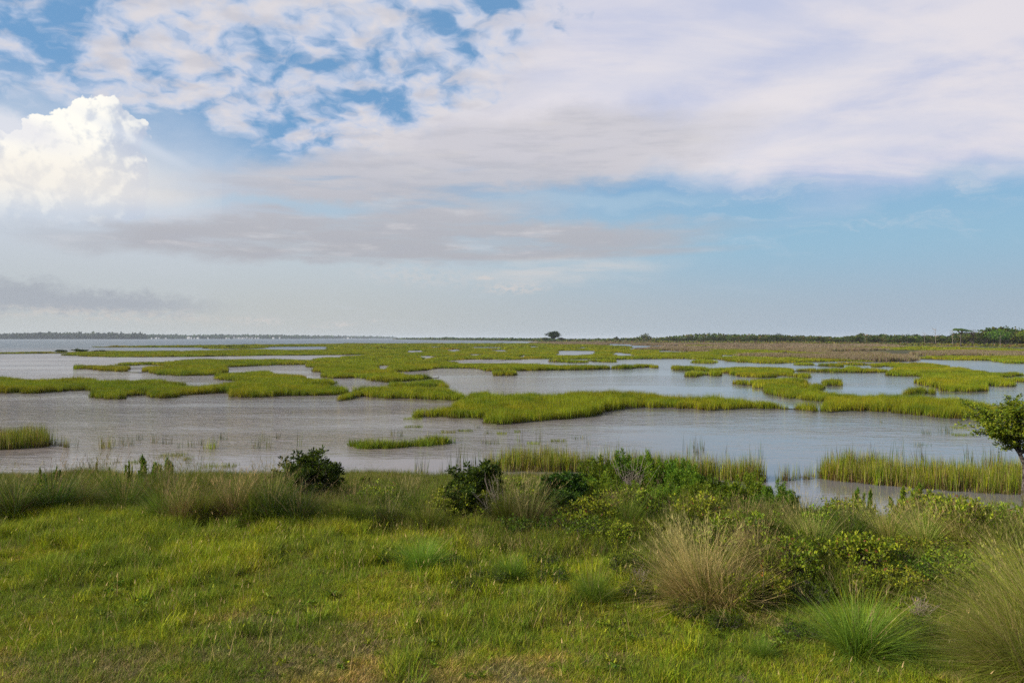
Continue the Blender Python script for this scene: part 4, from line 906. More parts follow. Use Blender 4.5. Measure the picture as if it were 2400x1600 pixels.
# ------------------------------------------------------------------ tussocks
def tussock(n, H, spread, wid, opts, wind=0.0, stalk=0, stalk_opts=None, curl=(.3, 1.3), lean=(.02, .75), fine=1.0):
    az_ = rng.uniform(0, 6.28, n); u = rng.uniform(0, 1, n)
    r0 = .05 * H * np.sqrt(rng.uniform(0, 1, n)) * spread
    nc = 11; sub = rng.integers(0, nc, n); ca_ = rng.uniform(0, 6.28, nc); cr_ = .11 * H * spread * np.sqrt(rng.uniform(0, 1, nc)); cl_ = rng.uniform(.62, 1.12, nc)
    base = np.stack([np.cos(az_) * r0 + (np.cos(ca_) * cr_)[sub], np.sin(az_) * r0 + (np.sin(ca_) * cr_)[sub], np.full(n, -.03)], -1)
    le = lean[0] + (lean[1] - lean[0]) * u; cu = rng.uniform(*curl, n) * (.35 + .65 * u); ln = H * rng.uniform(.45, 1.18, n) * (1 + .15 * u) * cl_[sub]
    bl = rng.uniform(.0, .42, nc)[sub]; bx = np.sin(le) * np.cos(az_) + bl * np.cos(ca_[sub]) + rng.normal(0, .07, n); by = np.sin(le) * np.sin(az_) + bl * np.sin(ca_[sub]) + rng.normal(0, .07, n)
    az_ = np.arctan2(by, bx); le = np.arcsin(np.clip(np.hypot(bx, by), 0, .97)); bent = rng.uniform(0, 1, n) < .10; cu = np.where(bent, cu + rng.uniform(.8, 1.8, n), cu)
    if wind:   # wind pushes the blades towards -x
        vx = np.sin(le) * np.cos(az_) - wind * rng.uniform(.6, 1.3, n); vy = np.sin(le) * np.sin(az_); az_ = np.arctan2(vy, vx); le = np.arcsin(np.clip(np.hypot(vx, vy), 0, .95))
    col = pick(n, opts, .18)
    me = blades(base, az_, ln, le, cu, rng.uniform(.7, 1.3, n) * wid, col, 4)
    m = n // 5; a3 = rng.uniform(0, 6.28, m); b3 = np.stack([np.cos(a3), np.sin(a3), np.zeros(m)], -1) * (.13 * H * spread * np.sqrt(rng.uniform(0, 1, m)))[:, None]
    sk = blades(b3, a3 + rng.normal(0, .8, m), H * rng.uniform(.12, .42, m), rng.uniform(.3, 1.35, m), rng.uniform(0, .9, m), np.full(m, wid * 1.1), pick(m, [(BROWN * .6, 3), (BROWN, 2), (TAN * .6, 1.5)], .2), 2)
    me = join([me, sk])
    out = [new_mesh('leaf_blades', me[0], me[1], M_tuss, me[2])]
    if stalk:
        n = stalk; az_ = rng.uniform(0, 6.28, n); le = rng.uniform(.02, .55, n); cu = rng.uniform(.05, .45, n)
        if wind: vx = np.sin(le) * np.cos(az_) - wind; vy = np.sin(le) * np.sin(az_); az_ = np.arctan2(vy, vx); le = np.arcsin(np.clip(np.hypot(vx, vy), 0, .95))
        base = np.stack([rng.normal(0, .06, n), rng.normal(0, .06, n), np.zeros(n)], -1); ln = H * rng.uniform(.9, 1.35, n); cs = pick(n, stalk_opts or [(STRAW * .8, 2), (TAN, 2)])
        s1 = blades(base, az_, ln, le, cu, np.full(n, .0055 * fine), cs, 4); tip = s1[0].reshape(n, 9, 3)[:, 8]
        parts = [s1]
        # feathery seed branches near each tip
        for q in range(5):
            k0 = s1[0].reshape(n, 9, 3); fr = rng.uniform(0, .8, (n, 1)); p = k0[:, 6] * (1 - fr) + tip * fr
            parts.append(blades(p, az_ + rng.normal(0, .9, n), rng.uniform(.05, .13, n) * fine, le + cu + rng.normal(0, .4, n), rng.uniform(-.2, .4, n), np.full(n, .006 * fine), cs * .9, 2))
        v, f, c = join(parts); out.append(new_mesh('seed_stalks', v, f, M_tuss, c))
    return out
o_ol = [(OLIVE * .85, 3), (GREEN * .85, 5), (LIME * .8, 1.4), (GREEN * .55, 2), (TAN * .75, .8), (BROWN, .9)]
o_br = [(np.array((.165, .25, .030)), 5), (LIME, 2), (GREEN, 2.5), (STRAW * .6, .3)]
o_tan = [(TAN, 2), (STRAW * 1.1, 4), (OLIVE * 1.3, 2.5), (GREEN, 2)]
o_brn = [(np.array((.17, .10, .05)), 3), (TAN * .8, 2), (OLIVE, 2.5), (GREEN, 1.2)]
o_dk = [(GREEN * .5, 3), (GREYG * .7, 2), (GREEN * .85, 2), (BROWN, .8)]
o_lg = [(np.array((.27, .36, .05)), 6), (STRAW * .9, 1.8), (LIME, 1.5), (GREEN, 2), (TAN, 1)]
TYPES = {
 'olive': [tussock(1700, 1.0, 1.3, .007, o_ol, stalk=48, stalk_opts=[(TAN * .7, 2), (np.array((.20, .13, .09)), 1), (OLIVE, 3)]) for _ in range(3)],
 'dark': [tussock(1300, 1.0, 1.2, .009, o_dk, stalk=30, curl=(.5, 1.7)) for _ in range(2)],
 'bright': [tussock(2000, 1.0, 1.4, .006, o_br, stalk=14, lean=(.02, .95), curl=(.4, 1.3)) for _ in range(2)],
 'tan': [tussock(4600, 1.0, 2.6, .005, o_tan, wind=.20, stalk=190, lean=(.0, .95), curl=(.0, 1.9))],
 'brown': [tussock(1300, 1.0, 1.2, .007, o_brn, stalk=60) for _ in range(2)],
 'swept': [tussock(5200, 1.0, 3.4, .0042, o_lg, wind=.46, stalk=120, lean=(.02, .9), curl=(.1, 1.6), fine=.5), tussock(1700, 1.0, 1.8, .006, o_lg, wind=.36, stalk=60, lean=(.02, .8), curl=(.3, 1.1))]}
TNAME = {'olive': 'olive green', 'dark': 'dark green', 'bright': 'bright green', 'tan': 'tan', 'brown': 'rusty brown', 'swept': 'wind-swept pale green'}
tuss_list = [  # px, base py, height px, kind, width factor, label
 (990, 1338, 98, 'bright', 1.25, 'bright green fan-shaped grass tussock in the middle behind the lawn'),
 (1201, 1358, 90, 'bright', .95, 'smaller bright green tussock right of the big bright fan'),
 (1385, 1412, 118, 'bright', .95, 'green tussock with pale straw stalks leaning out of its left side'),
 (1650, 1412, 205, 'tan', 1.15, 'large tan and straw coloured tussock, the widest in the foreground'),
 (1775, 1380, 160, 'tan', .8, 'straw tussock behind the right side of the large tan one'),
 (2012, 1532, 165, 'bright', 1.35, 'large bright green tussock at lower right beside the lawn edge'),
 (1786, 1545, 62, 'bright', 1.0, 'small grass-green tuft alone on the lawn at lower right'),
 (2500, 1530, 285, 'swept', 1.15, 'huge wind-swept pale grass tussock leaning in from the right edge'),
 (2400, 1570, 190, 'swept', 1.1, 'low wind-swept grass tussock at the lower right corner'),
 (2430, 1440, 195, 'swept', 1.0, 'pale arching tussock at the right edge under the tree'),
 (1905, 1300, 120, 'swept', .9, 'wind-swept grass right of the large tan tussock'), (1985, 1292, 125, 'olive', .9, 'olive tussock in front of the small upright water-edge shrub'),
 (2075, 1285, 105, 'swept', 1.0, 'arching pale grass below the middle water-edge shrub'), (2160, 1290, 110, 'swept', 1.0, 'arching yellow grass right of the middle water-edge shrub'), (2245, 1290, 105, 'swept', 1.0, 'arching grass left of the tree trunk'),
 (2330, 1310, 90, 'olive', 1.0, 'olive tussock close to the left of the tree trunk'), (1830, 1275, 110, 'olive', .9, 'olive tussock below the rounded green shrub'), (1745, 1270, 110, 'brown', .8, 'brownish tussock behind the large tan one'),
 (1232, 1248, 150, 'brown', .95, 'rusty brown tussock between the two dark shrubs'), (1190, 1240, 150, 'olive', .8, 'tall olive tussock just left of the rusty one'),
 (1004, 1252, 105, 'olive', 1.0, 'olive tussock right behind the big bright fan'), (912, 1240, 90, 'dark', 1.05, 'dark green fan tussock left of the bright fan'), (848, 1232, 80, 'olive', 1.0, 'olive tussock left of the dark fan'),
 (782, 1232, 95, 'olive', 1.0, 'olive tussock below the right side of the left dark shrub'), (700, 1232, 105, 'dark', 1.2, 'dark green tussock directly under the left dark shrub'), (640, 1228, 135, 'dark', 1.0, 'dark broad-bladed tussock left of the left dark shrub'),
 (545, 1222, 130, 'brown', 1.1, 'rusty brown hazy tussock in the left bank row'), (590, 1225, 130, 'olive', 1.0, 'olive tussock right of the rusty one in the left bank row'), (470, 1222, 115, 'olive', 1.1, 'olive tussock left of the rusty one in the left bank row'),
 (385, 1222, 125, 'olive', 1.2, 'broad olive fan tussock in the left bank row'), (425, 1232, 115, 'brown', .9, 'brown-footed tussock beside the broad olive fan'), (290, 1208, 105, 'olive', 1.1, 'olive tussock with red-brown haze, third from the left edge'),
 (205, 1205, 100, 'olive', 1.0, 'olive tussock, second from the left edge'), (125, 1208, 115, 'dark', 1.1, 'dark green tussock near the left edge'), (35, 1215, 105, 'dark', 1.1, 'dark green arching tussock at the left edge'), (-40, 1220, 110, 'olive', 1.0, 'olive tussock cut by the left edge'),
 (1060, 1225, 85, 'olive', .9, 'olive tussock left of the middle dark shrub'), (1440, 1240, 90, 'brown', .9, 'brown tussock right of the right dark shrub'), (1530, 1235, 90, 'olive', .9, 'olive tussock under the feathery shrub thicket'),
 (1590, 1240, 90, 'olive', .9, 'olive tussock at the right foot of the shrub thicket'), (960, 1165, 50, 'brown', 1.2, 'low rusty brown grass mound at the water edge in the middle'), (870, 1165, 45, 'olive', 1.1, 'low olive grass mound at the water edge, left of the rusty one'),
 (1030, 1170, 45, 'olive', 1.3, 'low olive grass mound at the water edge, right of the rusty one'), (1120, 1300, 60, 'brown', 1.0, 'short brown tuft behind the smaller bright tussock'), (750, 1290, 40, 'olive', 1.2, 'short olive tuft on the lawn edge in the middle left')]
for (px, py, hp_, kd, wf, lab) in tuss_list:
    x, y, z = gnd(px, py); H = hp_ / F * y * (1.05 if kd in ('bright', 'dark') else .98)
    v = random.choice(TYPES[kd]) if kd != 'swept' else TYPES[kd][0 if hp_ > 180 else 1]
    rz = 0 if kd in ('swept', 'tan') else random.uniform(0, 6.28)
    s = H / (1.14 if kd in ('olive', 'brown', 'tan') else 1.02 if kd != 'swept' else .92)
    t = empty('grass_tussock', (x, y, z), rz, (s * wf, s * wf, s)); tag(t, lab, 'grass tussock')
    tag(obj('leaf_blades', v[0], t), kind='stuff')
    if len(v) > 1: tag(obj('seed_stalks', v[1], t), kind='stuff')
# more tussocks filling the row down the bank, alike
k_ = 0
for i in range(95):
    px = random.uniform(-60, 2460); x = y = None
    yy = random.uniform(13.5, 17.5) if px < 1350 else random.uniform(11.0, 16.0 if px < 1780 else 13.6); x = (px - 1200) / F * yy
    if 640 < px < 820 and yy > 14.5: continue
    if 820 < px < 1090: yy = min(yy, 15.0)
    x = (px - 1200) / F * yy
    kd = random.choice(['olive', 'dark', 'olive', 'olive', 'dark', 'olive', 'brown']); v = random.choice(TYPES[kd]); s = random.uniform(.38, 1.0) * (1 if px < 820 else .72)
    t = empty('grass_tussock', (x, yy, float(G(x, yy))), random.uniform(0, 6.28), s)
    tag(t, ('%s tussock crowded among others in the band between lawn and water' % TNAME[kd]), 'grass tussock', 'alike %s tussocks along the bank' % TNAME[kd])
    tag(obj('leaf_blades', v[0], t), kind='stuff'); tag(obj('seed_stalks', v[1], t), kind='stuff')

# ------------------------------------------------------------------ shrubs
def shrub(w, h, nb, leaf, lw, opts, kind, nleaf=60, seed=0, openb=.3):
    """stems fanning from the ground, each with twigs that carry leaves; kind 'plume' = narrow upright plumes, 'round' = leaf clusters"""
    r = np.random.default_rng(seed); segs = []; cen, dirs, cols = [], [], []
    for b in range(nb):
        a = r.uniform(0, 6.28); rad = w * .5 * math.sqrt(r.uniform(.02, 1)); hh = h * (r.uniform(.6, 1.0) if kind == 'plume' else r.uniform(.78, 1.0)) * (1 - .35 * (rad / (w * .5)) ** 2)
        p0 = np.array((math.cos(a) * rad * .15, math.sin(a) * rad * .15, -.03)); p1 = np.array((math.cos(a) * rad * .75, math.sin(a) * rad * .75, hh * .55)); p2 = np.array((math.cos(a) * rad, math.sin(a) * rad, hh))
        segs += [(p0, p1, .010 + .006 * h, .006), (p1, p2, .006, .002)]
        if kind == 'plume':
            m = nleaf; t = r.uniform(openb, 1.0, m)[:, None]; ax = np.where(t < .5, p0 + (p1 - p0) * t * 2, p1 + (p2 - p1) * (t - .5) * 2)
            sp_ = (.085 * (1.15 - t)) * h; off = r.normal(0, 1, (m, 3)) * sp_; off[:, 2] = np.abs(off[:, 2]) * .6
            cen.append(ax + off * .8); dv = off * 3 + (0, 0, .10) + r.normal(0, .03, (m, 3)); dirs.append(dv)
            cols.append(pick(m, opts, .2))
        else:
            for tw in range(7):
                e = p1 + (p2 - p1) * r.uniform(.1, 1) + np.clip(r.normal(0, .08, 3), -.14, .14) * w; e[2] = min(max(e[2], openb * h), h * 1.04); segs.append((p1, e, .004, .002)); m = nleaf // 6
                dv = r.normal(0, 1, (m, 3)); dv[:, 2] = np.abs(dv[:, 2]) * .9 + .1; dv /= np.linalg.norm(dv, axis=1, keepdims=True)
                cen.append(e + dv * r.uniform(0, 1, (m, 1)) * .07 * w - (0, 0, .02)); dirs.append(dv); cols.append(pick(m, opts, .2))
    cen = np.concatenate(cen); dirs = np.concatenate(dirs); cols = np.concatenate(cols); n = len(cen)
    lv = leaves(cen, dirs, rng.uniform(.7, 1.3, n) * leaf, rng.uniform(.7, 1.3, n) * lw, cols); tv, tf = tubes(segs, 4)
    return new_mesh('leaf_mass', lv[0], lv[1], M_leaf, lv[2]), new_mesh('stems', tv, tf, M_bark)
o_myr = [(DEEP * .8, 4), (DEEP * 1.3, 3), (GREEN * .6, 2.5)]
o_fea = [(np.array((.11, .20, .02)), 4), (GREEN, 3), (LIME * .8, 1.6), (GREEN * .6, 2)]
o_bay = [(GREEN, 3), (LIME * .9, 3.2), (OLIVE, 1.5), (GREEN * .55, 2), (np.array((.16, .075, .03)), .35)]
o_drk = [(GREEN * .5, 3), (GREEN * .8, 2), (DEEP, 2)]
SH = {'myrtle': [shrub(1.15, 1.0, 34, .068, .030, o_myr, 'round', 200, 1, .36), shrub(1.0, 1.0, 34, .068, .030, o_myr, 'round', 190, 2, .10)],
      'feather': [shrub(.9, 1.0, 36, .055, .011, o_fea, 'plume', 420, 3 + k, .18) for k in range(3)],
      'small': [shrub(.55, .6, 10, .060, .018, o_fea, 'plume', 260, 8 + k, .15) for k in range(2)],
      'leafy': [shrub(1.1, .55, 30, .050, .030, o_bay, 'round', 100, 11 + k, .06) for k in range(3)],
      'low': [shrub(1.0, .30, 24, .036, .020, o_drk, 'round', 66, 15 + k, .04) for k in range(2)]}
SHH = {'myrtle': 1.0, 'feather': 1.0, 'small': .6, 'leafy': .55, 'low': .30}
SHW = {'myrtle': 1.1, 'feather': .95, 'small': .6, 'leafy': 1.15, 'low': 1.05}
def at_d(px, dd): x = (px - 1200) / F * dd; return x, dd, float(G(x, dd))
shrub_list = [  # px, distance (m) or base py, top py, width px, kind, variant, label, category
 (725, 15.8, 1060, 135, 'myrtle', 0, 'very dark rounded shrub with bare stems standing above the left grass row'),
 (1118, 14.0, 1082, 130, 'myrtle', 1, 'very dark ragged shrub in the middle, the left of the neighbouring pair'),
 (1312, 14.0, 1104, 130, 'myrtle', 1, 'very dark shrub right of the rusty tussock, against the feathery thicket'),
 (1400, 16.6, 1062, 120, 'feather', 0, 'bright feathery green shrub at the left end of the thicket'),
 (1465, 17.3, 1056, 120, 'feather', 1, 'feathery green shrub with pale bare twigs, second in the thicket'),
 (1530, 17.0, 1044, 110, 'feather', 2, 'tallest pointed feathery shrub in the thicket'),
 (1585, 16.6, 1066, 110, 'feather', 0, 'feathery green shrub right of the tallest one in the thicket'),
 (1430, 14.6, 1105, 120, 'feather', 1, 'feathery shrub in front at the left side of the thicket'),
 (1500, 14.8, 1120, 110, 'feather', 2, 'dark-based feathery shrub in the front middle of the thicket'),
 (1640, 13.6, 1120, 110, 'feather', 2, 'light green feathery shrub in front at the right side of the thicket'),
 (1700, 14.3, 1128, 90, 'small', 0, 'yellow-tipped pointed shrub just right of the thicket'),
 (1755, 15.0, 1100, 110, 'feather', 0, 'loose bright green shrub left of the rounded one by the water'),
 (1822, 14.5, 1128, 100, 'feather', 1, 'rounded bushy green shrub beside the strip of open water'),
 (1375, 15.2, 1110, 100, 'feather', 2, 'green feathery shrub between the right dark shrub and the thicket'),
 (1560, 14.2, 1130, 110, 'feather', 0, 'feathery shrub low in the middle of the thicket, in front of the dead twigs'),
 (1610, 15.6, 1085, 110, 'feather', 1, 'feathery shrub behind the right end of the thicket'),
 (1680, 15.4, 1105, 110, 'feather', 2, 'feathery shrub at the back, where the thicket steps down to the right'),
 (1790, 13.6, 1150, 100, 'feather', 0, 'low feathery shrub in front of the rounded one'),
 (1340, 13.0, 1150, 100, 'myrtle', 1, 'small dark shrub at the foot of the right dark one'),
 (1090, 13.4, 1140, 90, 'myrtle', 1, 'small dark shrub at the left foot of the middle dark one'),
 (2012, 14.6, 1138, 40, 'small', 1, 'small upright green shrub alone in front of the water, left of two'),
 (2035, 14.4, 1144, 40, 'small', 0, 'small twin-peaked green shrub beside the lone upright one'),
 (2115, 15.2, 1140, 60, 'small', 0, 'pointed leafy shrub at the water edge right of the lone one'),
 (2158, 15.2, 1128, 60, 'small', 1, 'tallest pointed shrub at the water edge under the reed bed'),
 (2195, 15.0, 1165, 70, 'leafy', 0, 'low bright shrub at the right foot of the tallest water-edge one'),
 (2250, 15.4, 1162, 60, 'small', 1, 'last small shrub at the water edge before the tree'),
 (350, 18.5, 1064, 60, 'small', 0, 'bright green leafy sprig above the left grass row, left stem'), (388, 18.3, 1068, 55, 'small', 1, 'bright green leafy sprig above the left grass row, right stem'),
 (300, 18.0, 1074, 26, 'small', 1, 'thin green shoot left of the bright leafy sprigs'), (222, 17.5, 1080, 26, 'small', 0, 'thin grey green shoot in the left grass row'), (135, 17.5, 1088, 26, 'small', 1, 'thin green shoot near the left edge, right of two'),
 (100, 17.5, 1092, 24, 'small', 0, 'thin green shoot near the left edge, left of two'), (855, 20.0, 1112, 34, 'small', 1, 'small dark green shoot at the water edge right of the left dark shrub'), (262, 17.5, 1094, 24, 'small', 0, 'short green shoot between the sprigs and the left edge'),
 (1455, 11.3, 1232, 110, 'leafy', 0, 'broad yellow green leafy bush left of the large tan tussock'), (1525, 11.8, 1222, 110, 'leafy', 1, 'yellow green leafy bush behind the left side of the tan tussock'), (1590, 12.3, 1205, 90, 'leafy', 2, 'leafy bush between the tan tussock and the thicket'),
 (1470, 10.0, 1300, 110, 'low', 0, 'dark low bush with brown stems left of the tan tussock'), (1725, 8.9, 1345, 110, 'leafy', 2, 'dark green leafy bush growing through the foot of the tan tussock'), (1800, 9.0, 1350, 110, 'leafy', 0, 'leafy bush right of the foot of the tan tussock, beside an orange sprig'),
 (1870, 10.0, 1300, 130, 'leafy', 1, 'green leafy bush between the tan tussock and the large bright one'), (1950, 10.5, 1280, 120, 'leafy', 2, 'leafy bush behind the large bright tussock, left side'), (2040, 10.6, 1272, 130, 'leafy', 0, 'leafy bush behind the large bright tussock, middle'),
 (2130, 10.8, 1262, 130, 'leafy', 1, 'yellow green leafy bush behind the large bright tussock, right side'), (2215, 11.0, 1258, 130, 'leafy', 2, 'leafy bush left of the wind-swept tussock, upper one'), (2240, 9.3, 1345, 110, 'leafy', 0, 'yellow-tipped leafy bush left of the wind-swept tussock, lower one'),
 (2110, 9.4, 1330, 120, 'leafy', 2, 'leafy bush just above the large bright tussock'), (1900, 9.0, 1360, 110, 'low', 1, 'dark low growth left of the large bright tussock'), (2020, 9.4, 1335, 120, 'leafy', 1, 'leafy bush tucked against the top of the large bright tussock'),
 (1700, 8.3, 1440, 110, 'low', 0, 'low green growth at the foot of the tan tussock'), (1880, 8.0, 1470, 110, 'low', 1, 'low dark growth at the left foot of the large bright tussock'), (2160, 8.1, 1450, 110, 'low', 0, 'low dark growth right of the large bright tussock'), (1610, 8.7, 1440, 100, 'low', 1, 'low dark growth at the left foot of the tan tussock'),
 (830, 11.2, 1310, 90, 'low', 0, 'dark ground-hugging plant patch, leftmost on the middle lawn edge'), (925, 10.6, 1330, 110, 'low', 1, 'dark ground-hugging plants in front of the bright fan'), (1060, 10.4, 1335, 110, 'low', 0, 'dark low leafy plants right of the bright fan'),
 (1150, 9.9, 1370, 110, 'low', 1, 'dark low leafy plants in front of the smaller bright tussock'), (1265, 10.6, 1318, 110, 'low', 0, 'dark low bush right of the smaller bright tussock'), (1280, 9.9, 1370, 100, 'low', 1, 'low leafy plants left of the straw-stalked tussock'),
 (1090, 9.5, 1400, 90, 'low', 0, 'small dark plant patch reaching into the lawn'), (1490, 9.2, 1400, 100, 'low', 1, 'low dark plants between the straw-stalked and the tan tussock'), (1350, 11.4, 1290, 90, 'low', 1, 'low green bush behind the straw-stalked tussock'),
 (2330, 9.0, 1400, 120, 'leafy', 1, 'leafy bush half hidden by the wind-swept tussock')]
for (px, dd, top, wpx, kd, var, lab) in shrub_list:
    x, y, z = at_d(px, dd); H = (CAMH - (top - HOR) / F * dd) - z; H = max(H, .15); Wd = wpx / F * dd
    me = SH[kd][var]; t = empty('shrub' if kd not in ('low', ) else 'low_bush', (x, y, z), random.uniform(0, 6.28), (Wd / SHW[kd], Wd / SHW[kd], H / SHH[kd] / .97)); tag(t, lab, 'shrub' if kd != 'low' else 'low bush')
    tag(obj('foliage', me[0], t), kind='stuff'); obj('stems', me[1], t)

for i in range(110):
    yy = random.uniform(8.5, 17.5); px = random.uniform(840 if i % 3 else -60, 2440)
    if px < 840: yy = random.uniform(13.6, 18.5)
    elif yy < float(lawn_back((px - 1200) / F * yy)) + .7: yy = float(lawn_back((px - 1200) / F * yy)) + random.uniform(.7, 3.5)
    if px > 1780 and yy > 13.4: yy = random.uniform(9.5, 13.4)
    kd = 'low' if i % 2 else ('leafy' if px > 1350 or i % 4 else 'low'); x, y, z = at_d(px, yy); me = random.choice(SH[kd]); q = random.uniform(.55, 1.0)
    t = empty('low_bush' if kd == 'low' else 'shrub', (x, y, z), random.uniform(0, 6.28), (q, q, q * random.uniform(.9, 1.3)))
    zone_ = 'right' if px > 1500 else ('middle' if px > 800 else 'left')
    tag(t, 'dark leafy undergrowth between tussocks, %s part of the bank' % zone_ if kd == 'low' else 'small yellow green leafy bush among grass, %s part of the bank' % zone_, 'low bush' if kd == 'low' else 'shrub',
        ('dark undergrowth, ' if kd == 'low' else 'small leafy bushes, ') + zone_)
    tag(obj('foliage', me[0], t), kind='stuff'); obj('stems', me[1], t)
# broad-leaved weeds in the lawn
wl = []
for k in range(3):
    n = 26; a = rng.uniform(0, 6.28, n); dv = np.stack([np.cos(a), np.sin(a), rng.uniform(.1, .9, n)], -1)
    v, f, c = leaves(rng.normal(0, .02, (n, 3)) * (1, 1, .3) + (0, 0, .02), dv, rng.uniform(.025, .06, n), rng.uniform(.010, .020, n), pick(n, [(GREEN * .7, 3), (GREEN, 2), (LIME * .8, 1.5)], .2)); wl.append(new_mesh('weed', v, f, M_leaf, c))
SRC_WEED = source('weed', wl)
y = np.sqrt(rng.uniform(5.4 ** 2, 13.6 ** 2, 5200)); x = rng.uniform(-.75, .75, len(y)) * y; k = (y < lawn_back(x) + .5) & (vnoise(x, y, .8, 71) + .5 * vnoise(x, y, .3, 72) > .34) & (rng.uniform(0, 1, len(x)) < .45 * np.clip((y - 5.5) / 3, .15, 1)); x, y = x[k], y[k]
tag(scatter('lawn_weeds', np.stack([x, y, G(x, y) + .02], -1), SRC_WEED, rng.uniform(.6, 1.4, len(x))), 'dark broad-leaved weeds in patches through the lawn', 'weeds', kind='stuff')

# dead twigs
def twigs(n, h, spread):
    segs = []
    for k in range(n):
        a = rng.uniform(0, 6.28); l = h * rng.uniform(.5, 1.1); le = rng.uniform(.1, spread); p1 = (math.cos(a) * l * math.sin(le), math.sin(a) * l * math.sin(le), l * math.cos(le))
        segs.append(((0, 0, 0), p1, .006, .002))
        for q in range(3):
            f = rng.uniform(.4, .9); s0 = tuple(v * f for v in p1); segs.append((s0, (s0[0] + rng.normal(0, .12) * h, s0[1] + rng.normal(0, .12) * h, s0[2] + rng.uniform(.05, .25) * h), .003, .0015))
    v, f = tubes(segs, 3); return new_mesh('twigs', v, f, M_dead)
for px, dd, top, n, sp_, lab in [(1455, 13.2, 1160, 45, .9, 'pinkish brown dead twig cluster in front of the thicket'), (1560, 13.0, 1178, 60, 1.2, 'tangle of grey dead twigs under the thicket'), (1475, 15.5, 1070, 26, .7, 'pale bare branches rising inside the thicket'),
                                 (2160, 8.6, 1400, 60, 1.1, 'grey tangle of dead twigs right of the large bright tussock'), (1500, 9.7, 1330, 40, 1.0, 'brown dead twigs left of the large tan tussock'), (2280, 12, 1215, 30, .8, 'pale grey bare twigs left of the tree trunk'), (1170, 13.4, 1115, 40, .9, 'brown dead sprays leaning over the middle dark shrub')]:
    x, y, z = at_d(px, dd); H = CAMH - (top - HOR) / F * dd - z
    tag(obj('dead_twigs', twigs(n, max(H, .2), sp_), loc=(x, y, z)), lab, 'twigs')
# orange sprig
x, y, z = at_d(1786, 8.75); nl = 10
t = empty('orange_sprig', (x, y, z)); tag(t, 'small sprig of bright orange leaves in front of the tan tussock', 'sprig')
hh = CAMH - (1325 - HOR) / F * y - z; cen = np.stack([rng.normal(.01, .014, nl), rng.normal(0, .014, nl), rng.uniform(hh * .78, hh, nl)], -1)
lv = leaves(cen, rng.normal(0, 1, (nl, 3)) + (0, 0, .8), np.full(nl, .026), np.full(nl, .013), np.tile(np.array((.48, .21, .04)), (nl, 1)))
obj('leaf_cluster', new_mesh('orange_leaves', lv[0], lv[1], M_leaf, lv[2]), t); tv, tf = tubes([((0, 0, 0), (0.02, 0, hh * .95), .002, .0015)], 5); obj('stem', new_mesh('sprig_stem', tv, tf, M_dead), t)

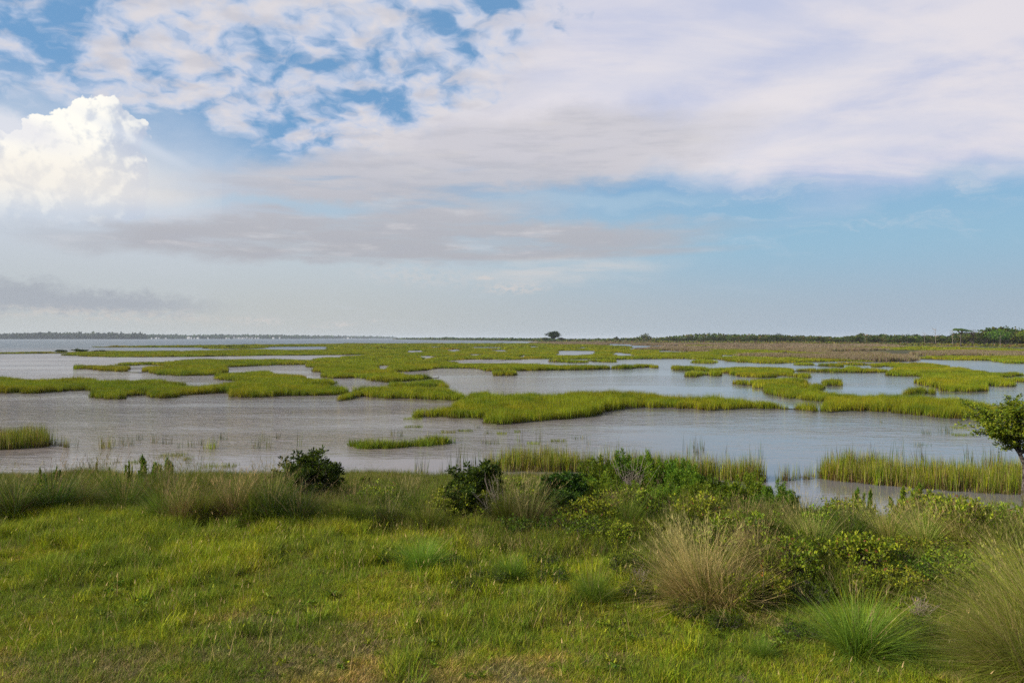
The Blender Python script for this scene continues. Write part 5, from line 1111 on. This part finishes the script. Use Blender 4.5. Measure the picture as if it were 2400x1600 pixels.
# ------------------------------------------------------------------ the tree at the right edge
def right_tree():
    dd = 14.5; X0 = (2408 - 1200) / F * dd; z0 = float(G(X0, dd))
    def pt(px, py, dy=0.0): return ((px - 1200) / F * dd - X0, dy, CAMH - (py - HOR) / F * dd - z0)
    segs = []; tips = []
    main = [(0, 0, -.1), pt(2404, 1230), pt(2399, 1160), pt(2403, 1090), pt(2390, 1062)]
    rad = [.052, .047, .042, .038, .034]
    for a, b, r0, r1 in zip(main[:-1], main[1:], rad[:-1], rad[1:]): segs.append((a, b, r0, r1))
    r = np.random.default_rng(5); fork = np.array(main[-1])
    limbs = [(pt(2380, 1050), pt(2340, 1020, -.1), pt(2300, 1005, -.2)), (pt(2385, 1035, .1), pt(2345, 995, .2), pt(2300, 975, .15)), (pt(2390, 1030), pt(2375, 985, -.3), pt(2345, 955, -.35)),
             (pt(2405, 1030, .2), pt(2410, 980, .3), pt(2390, 945, .25)), (pt(2420, 1040, -.1), pt(2460, 990, -.2), pt(2470, 955, -.3)), (pt(2420, 1045, .1), pt(2480, 1010, .2), pt(2530, 990, .3)), (pt(2410, 1035, -.3), pt(2430, 990, -.6), pt(2420, 965, -.7)), (pt(2400, 1040, .3), pt(2370, 1000, .6), pt(2350, 975, .7)),
             (pt(2440, 1040, 0), pt(2500, 975, 0), pt(2520, 950, .1))]
    cen, dirs = [], []
    for l in limbs:
        P = [fork] + [np.array(q) for q in l]
        for i in range(3): segs.append((P[i], P[i + 1], .032 - .009 * i, .023 - .007 * i))
        for k in range(54):
            i = r.integers(1, 3); f = r.uniform(0, 1); s0 = P[i] * (1 - f) + P[i + 1] * f
            e = s0 + r.normal(0, 1, 3) * (.15, .17, .08) + (0, 0, .05); segs.append((s0, e, .006, .002)); m = 60
            dv = r.normal(0, 1, (m, 3)) * (1, 1, .6) + (-.25, 0, .35); t = r.uniform(0, 1, (m, 1)); cen.append(s0 + (e - s0) * (.3 + .8 * t) + r.normal(0, .022, (m, 3))); dirs.append(dv)
    cen = np.concatenate(cen); dirs = np.concatenate(dirs); n = len(cen)
    col = pick(n, [(GREEN * 1.15, 3), (DEEP * 2, 1.5), (LIME * .95, 3), (GREEN, 3)], .2)
    lv = leaves(cen, dirs, rng.uniform(.035, .062, n), rng.uniform(.018, .028, n), col); tv, tf = tubes(segs, 7)
    t = empty('small_tree', (X0, dd, z0)); tag(t, 'small leafy tree leaning in at the right edge, its crown over the water', 'tree')
    obj('crown', new_mesh('tree_crown', lv[0], lv[1], M_leaf, lv[2]), t); obj('trunk', new_mesh('tree_trunk', tv, tf, M_bark, smooth=True), t)
right_tree()

# ------------------------------------------------------------------ air
hz = bpy.data.materials.new('haze'); hz.use_nodes = True; ht = hz.node_tree; ht.nodes.clear()
pv = ht.nodes.new('ShaderNodeVolumePrincipled'); pv.inputs['Density'].default_value = .00007; pv.inputs['Color'].default_value = (.80, .88, 1.0, 1); pv.inputs['Anisotropy'].default_value = .1
oo = ht.nodes.new('ShaderNodeOutputMaterial'); ht.links.new(pv.outputs[0], oo.inputs['Volume'])
x0, x1, y0, y1, z0, z1 = -9600, 9600, -60, 14600, -1.8, 34
V = [(x0, y0, z0), (x1, y0, z0), (x1, y1, z0), (x0, y1, z0), (x0, y0, z1), (x1, y0, z1), (x1, y1, z1), (x0, y1, z1)]
tag(obj('haze', new_mesh('haze', V, [(3, 2, 1, 0), (4, 5, 6, 7), (0, 1, 5, 4), (1, 2, 6, 5), (2, 3, 7, 6), (3, 0, 4, 7)], hz)), kind='stuff')

# ------------------------------------------------------------------ render settings
sc.cycles.use_denoising = False; sc.cycles.max_bounces = 6; sc.cycles.transparent_max_bounces = 8; sc.cycles.diffuse_bounces = 3; sc.cycles.glossy_bounces = 3; sc.cycles.volume_bounces = 0
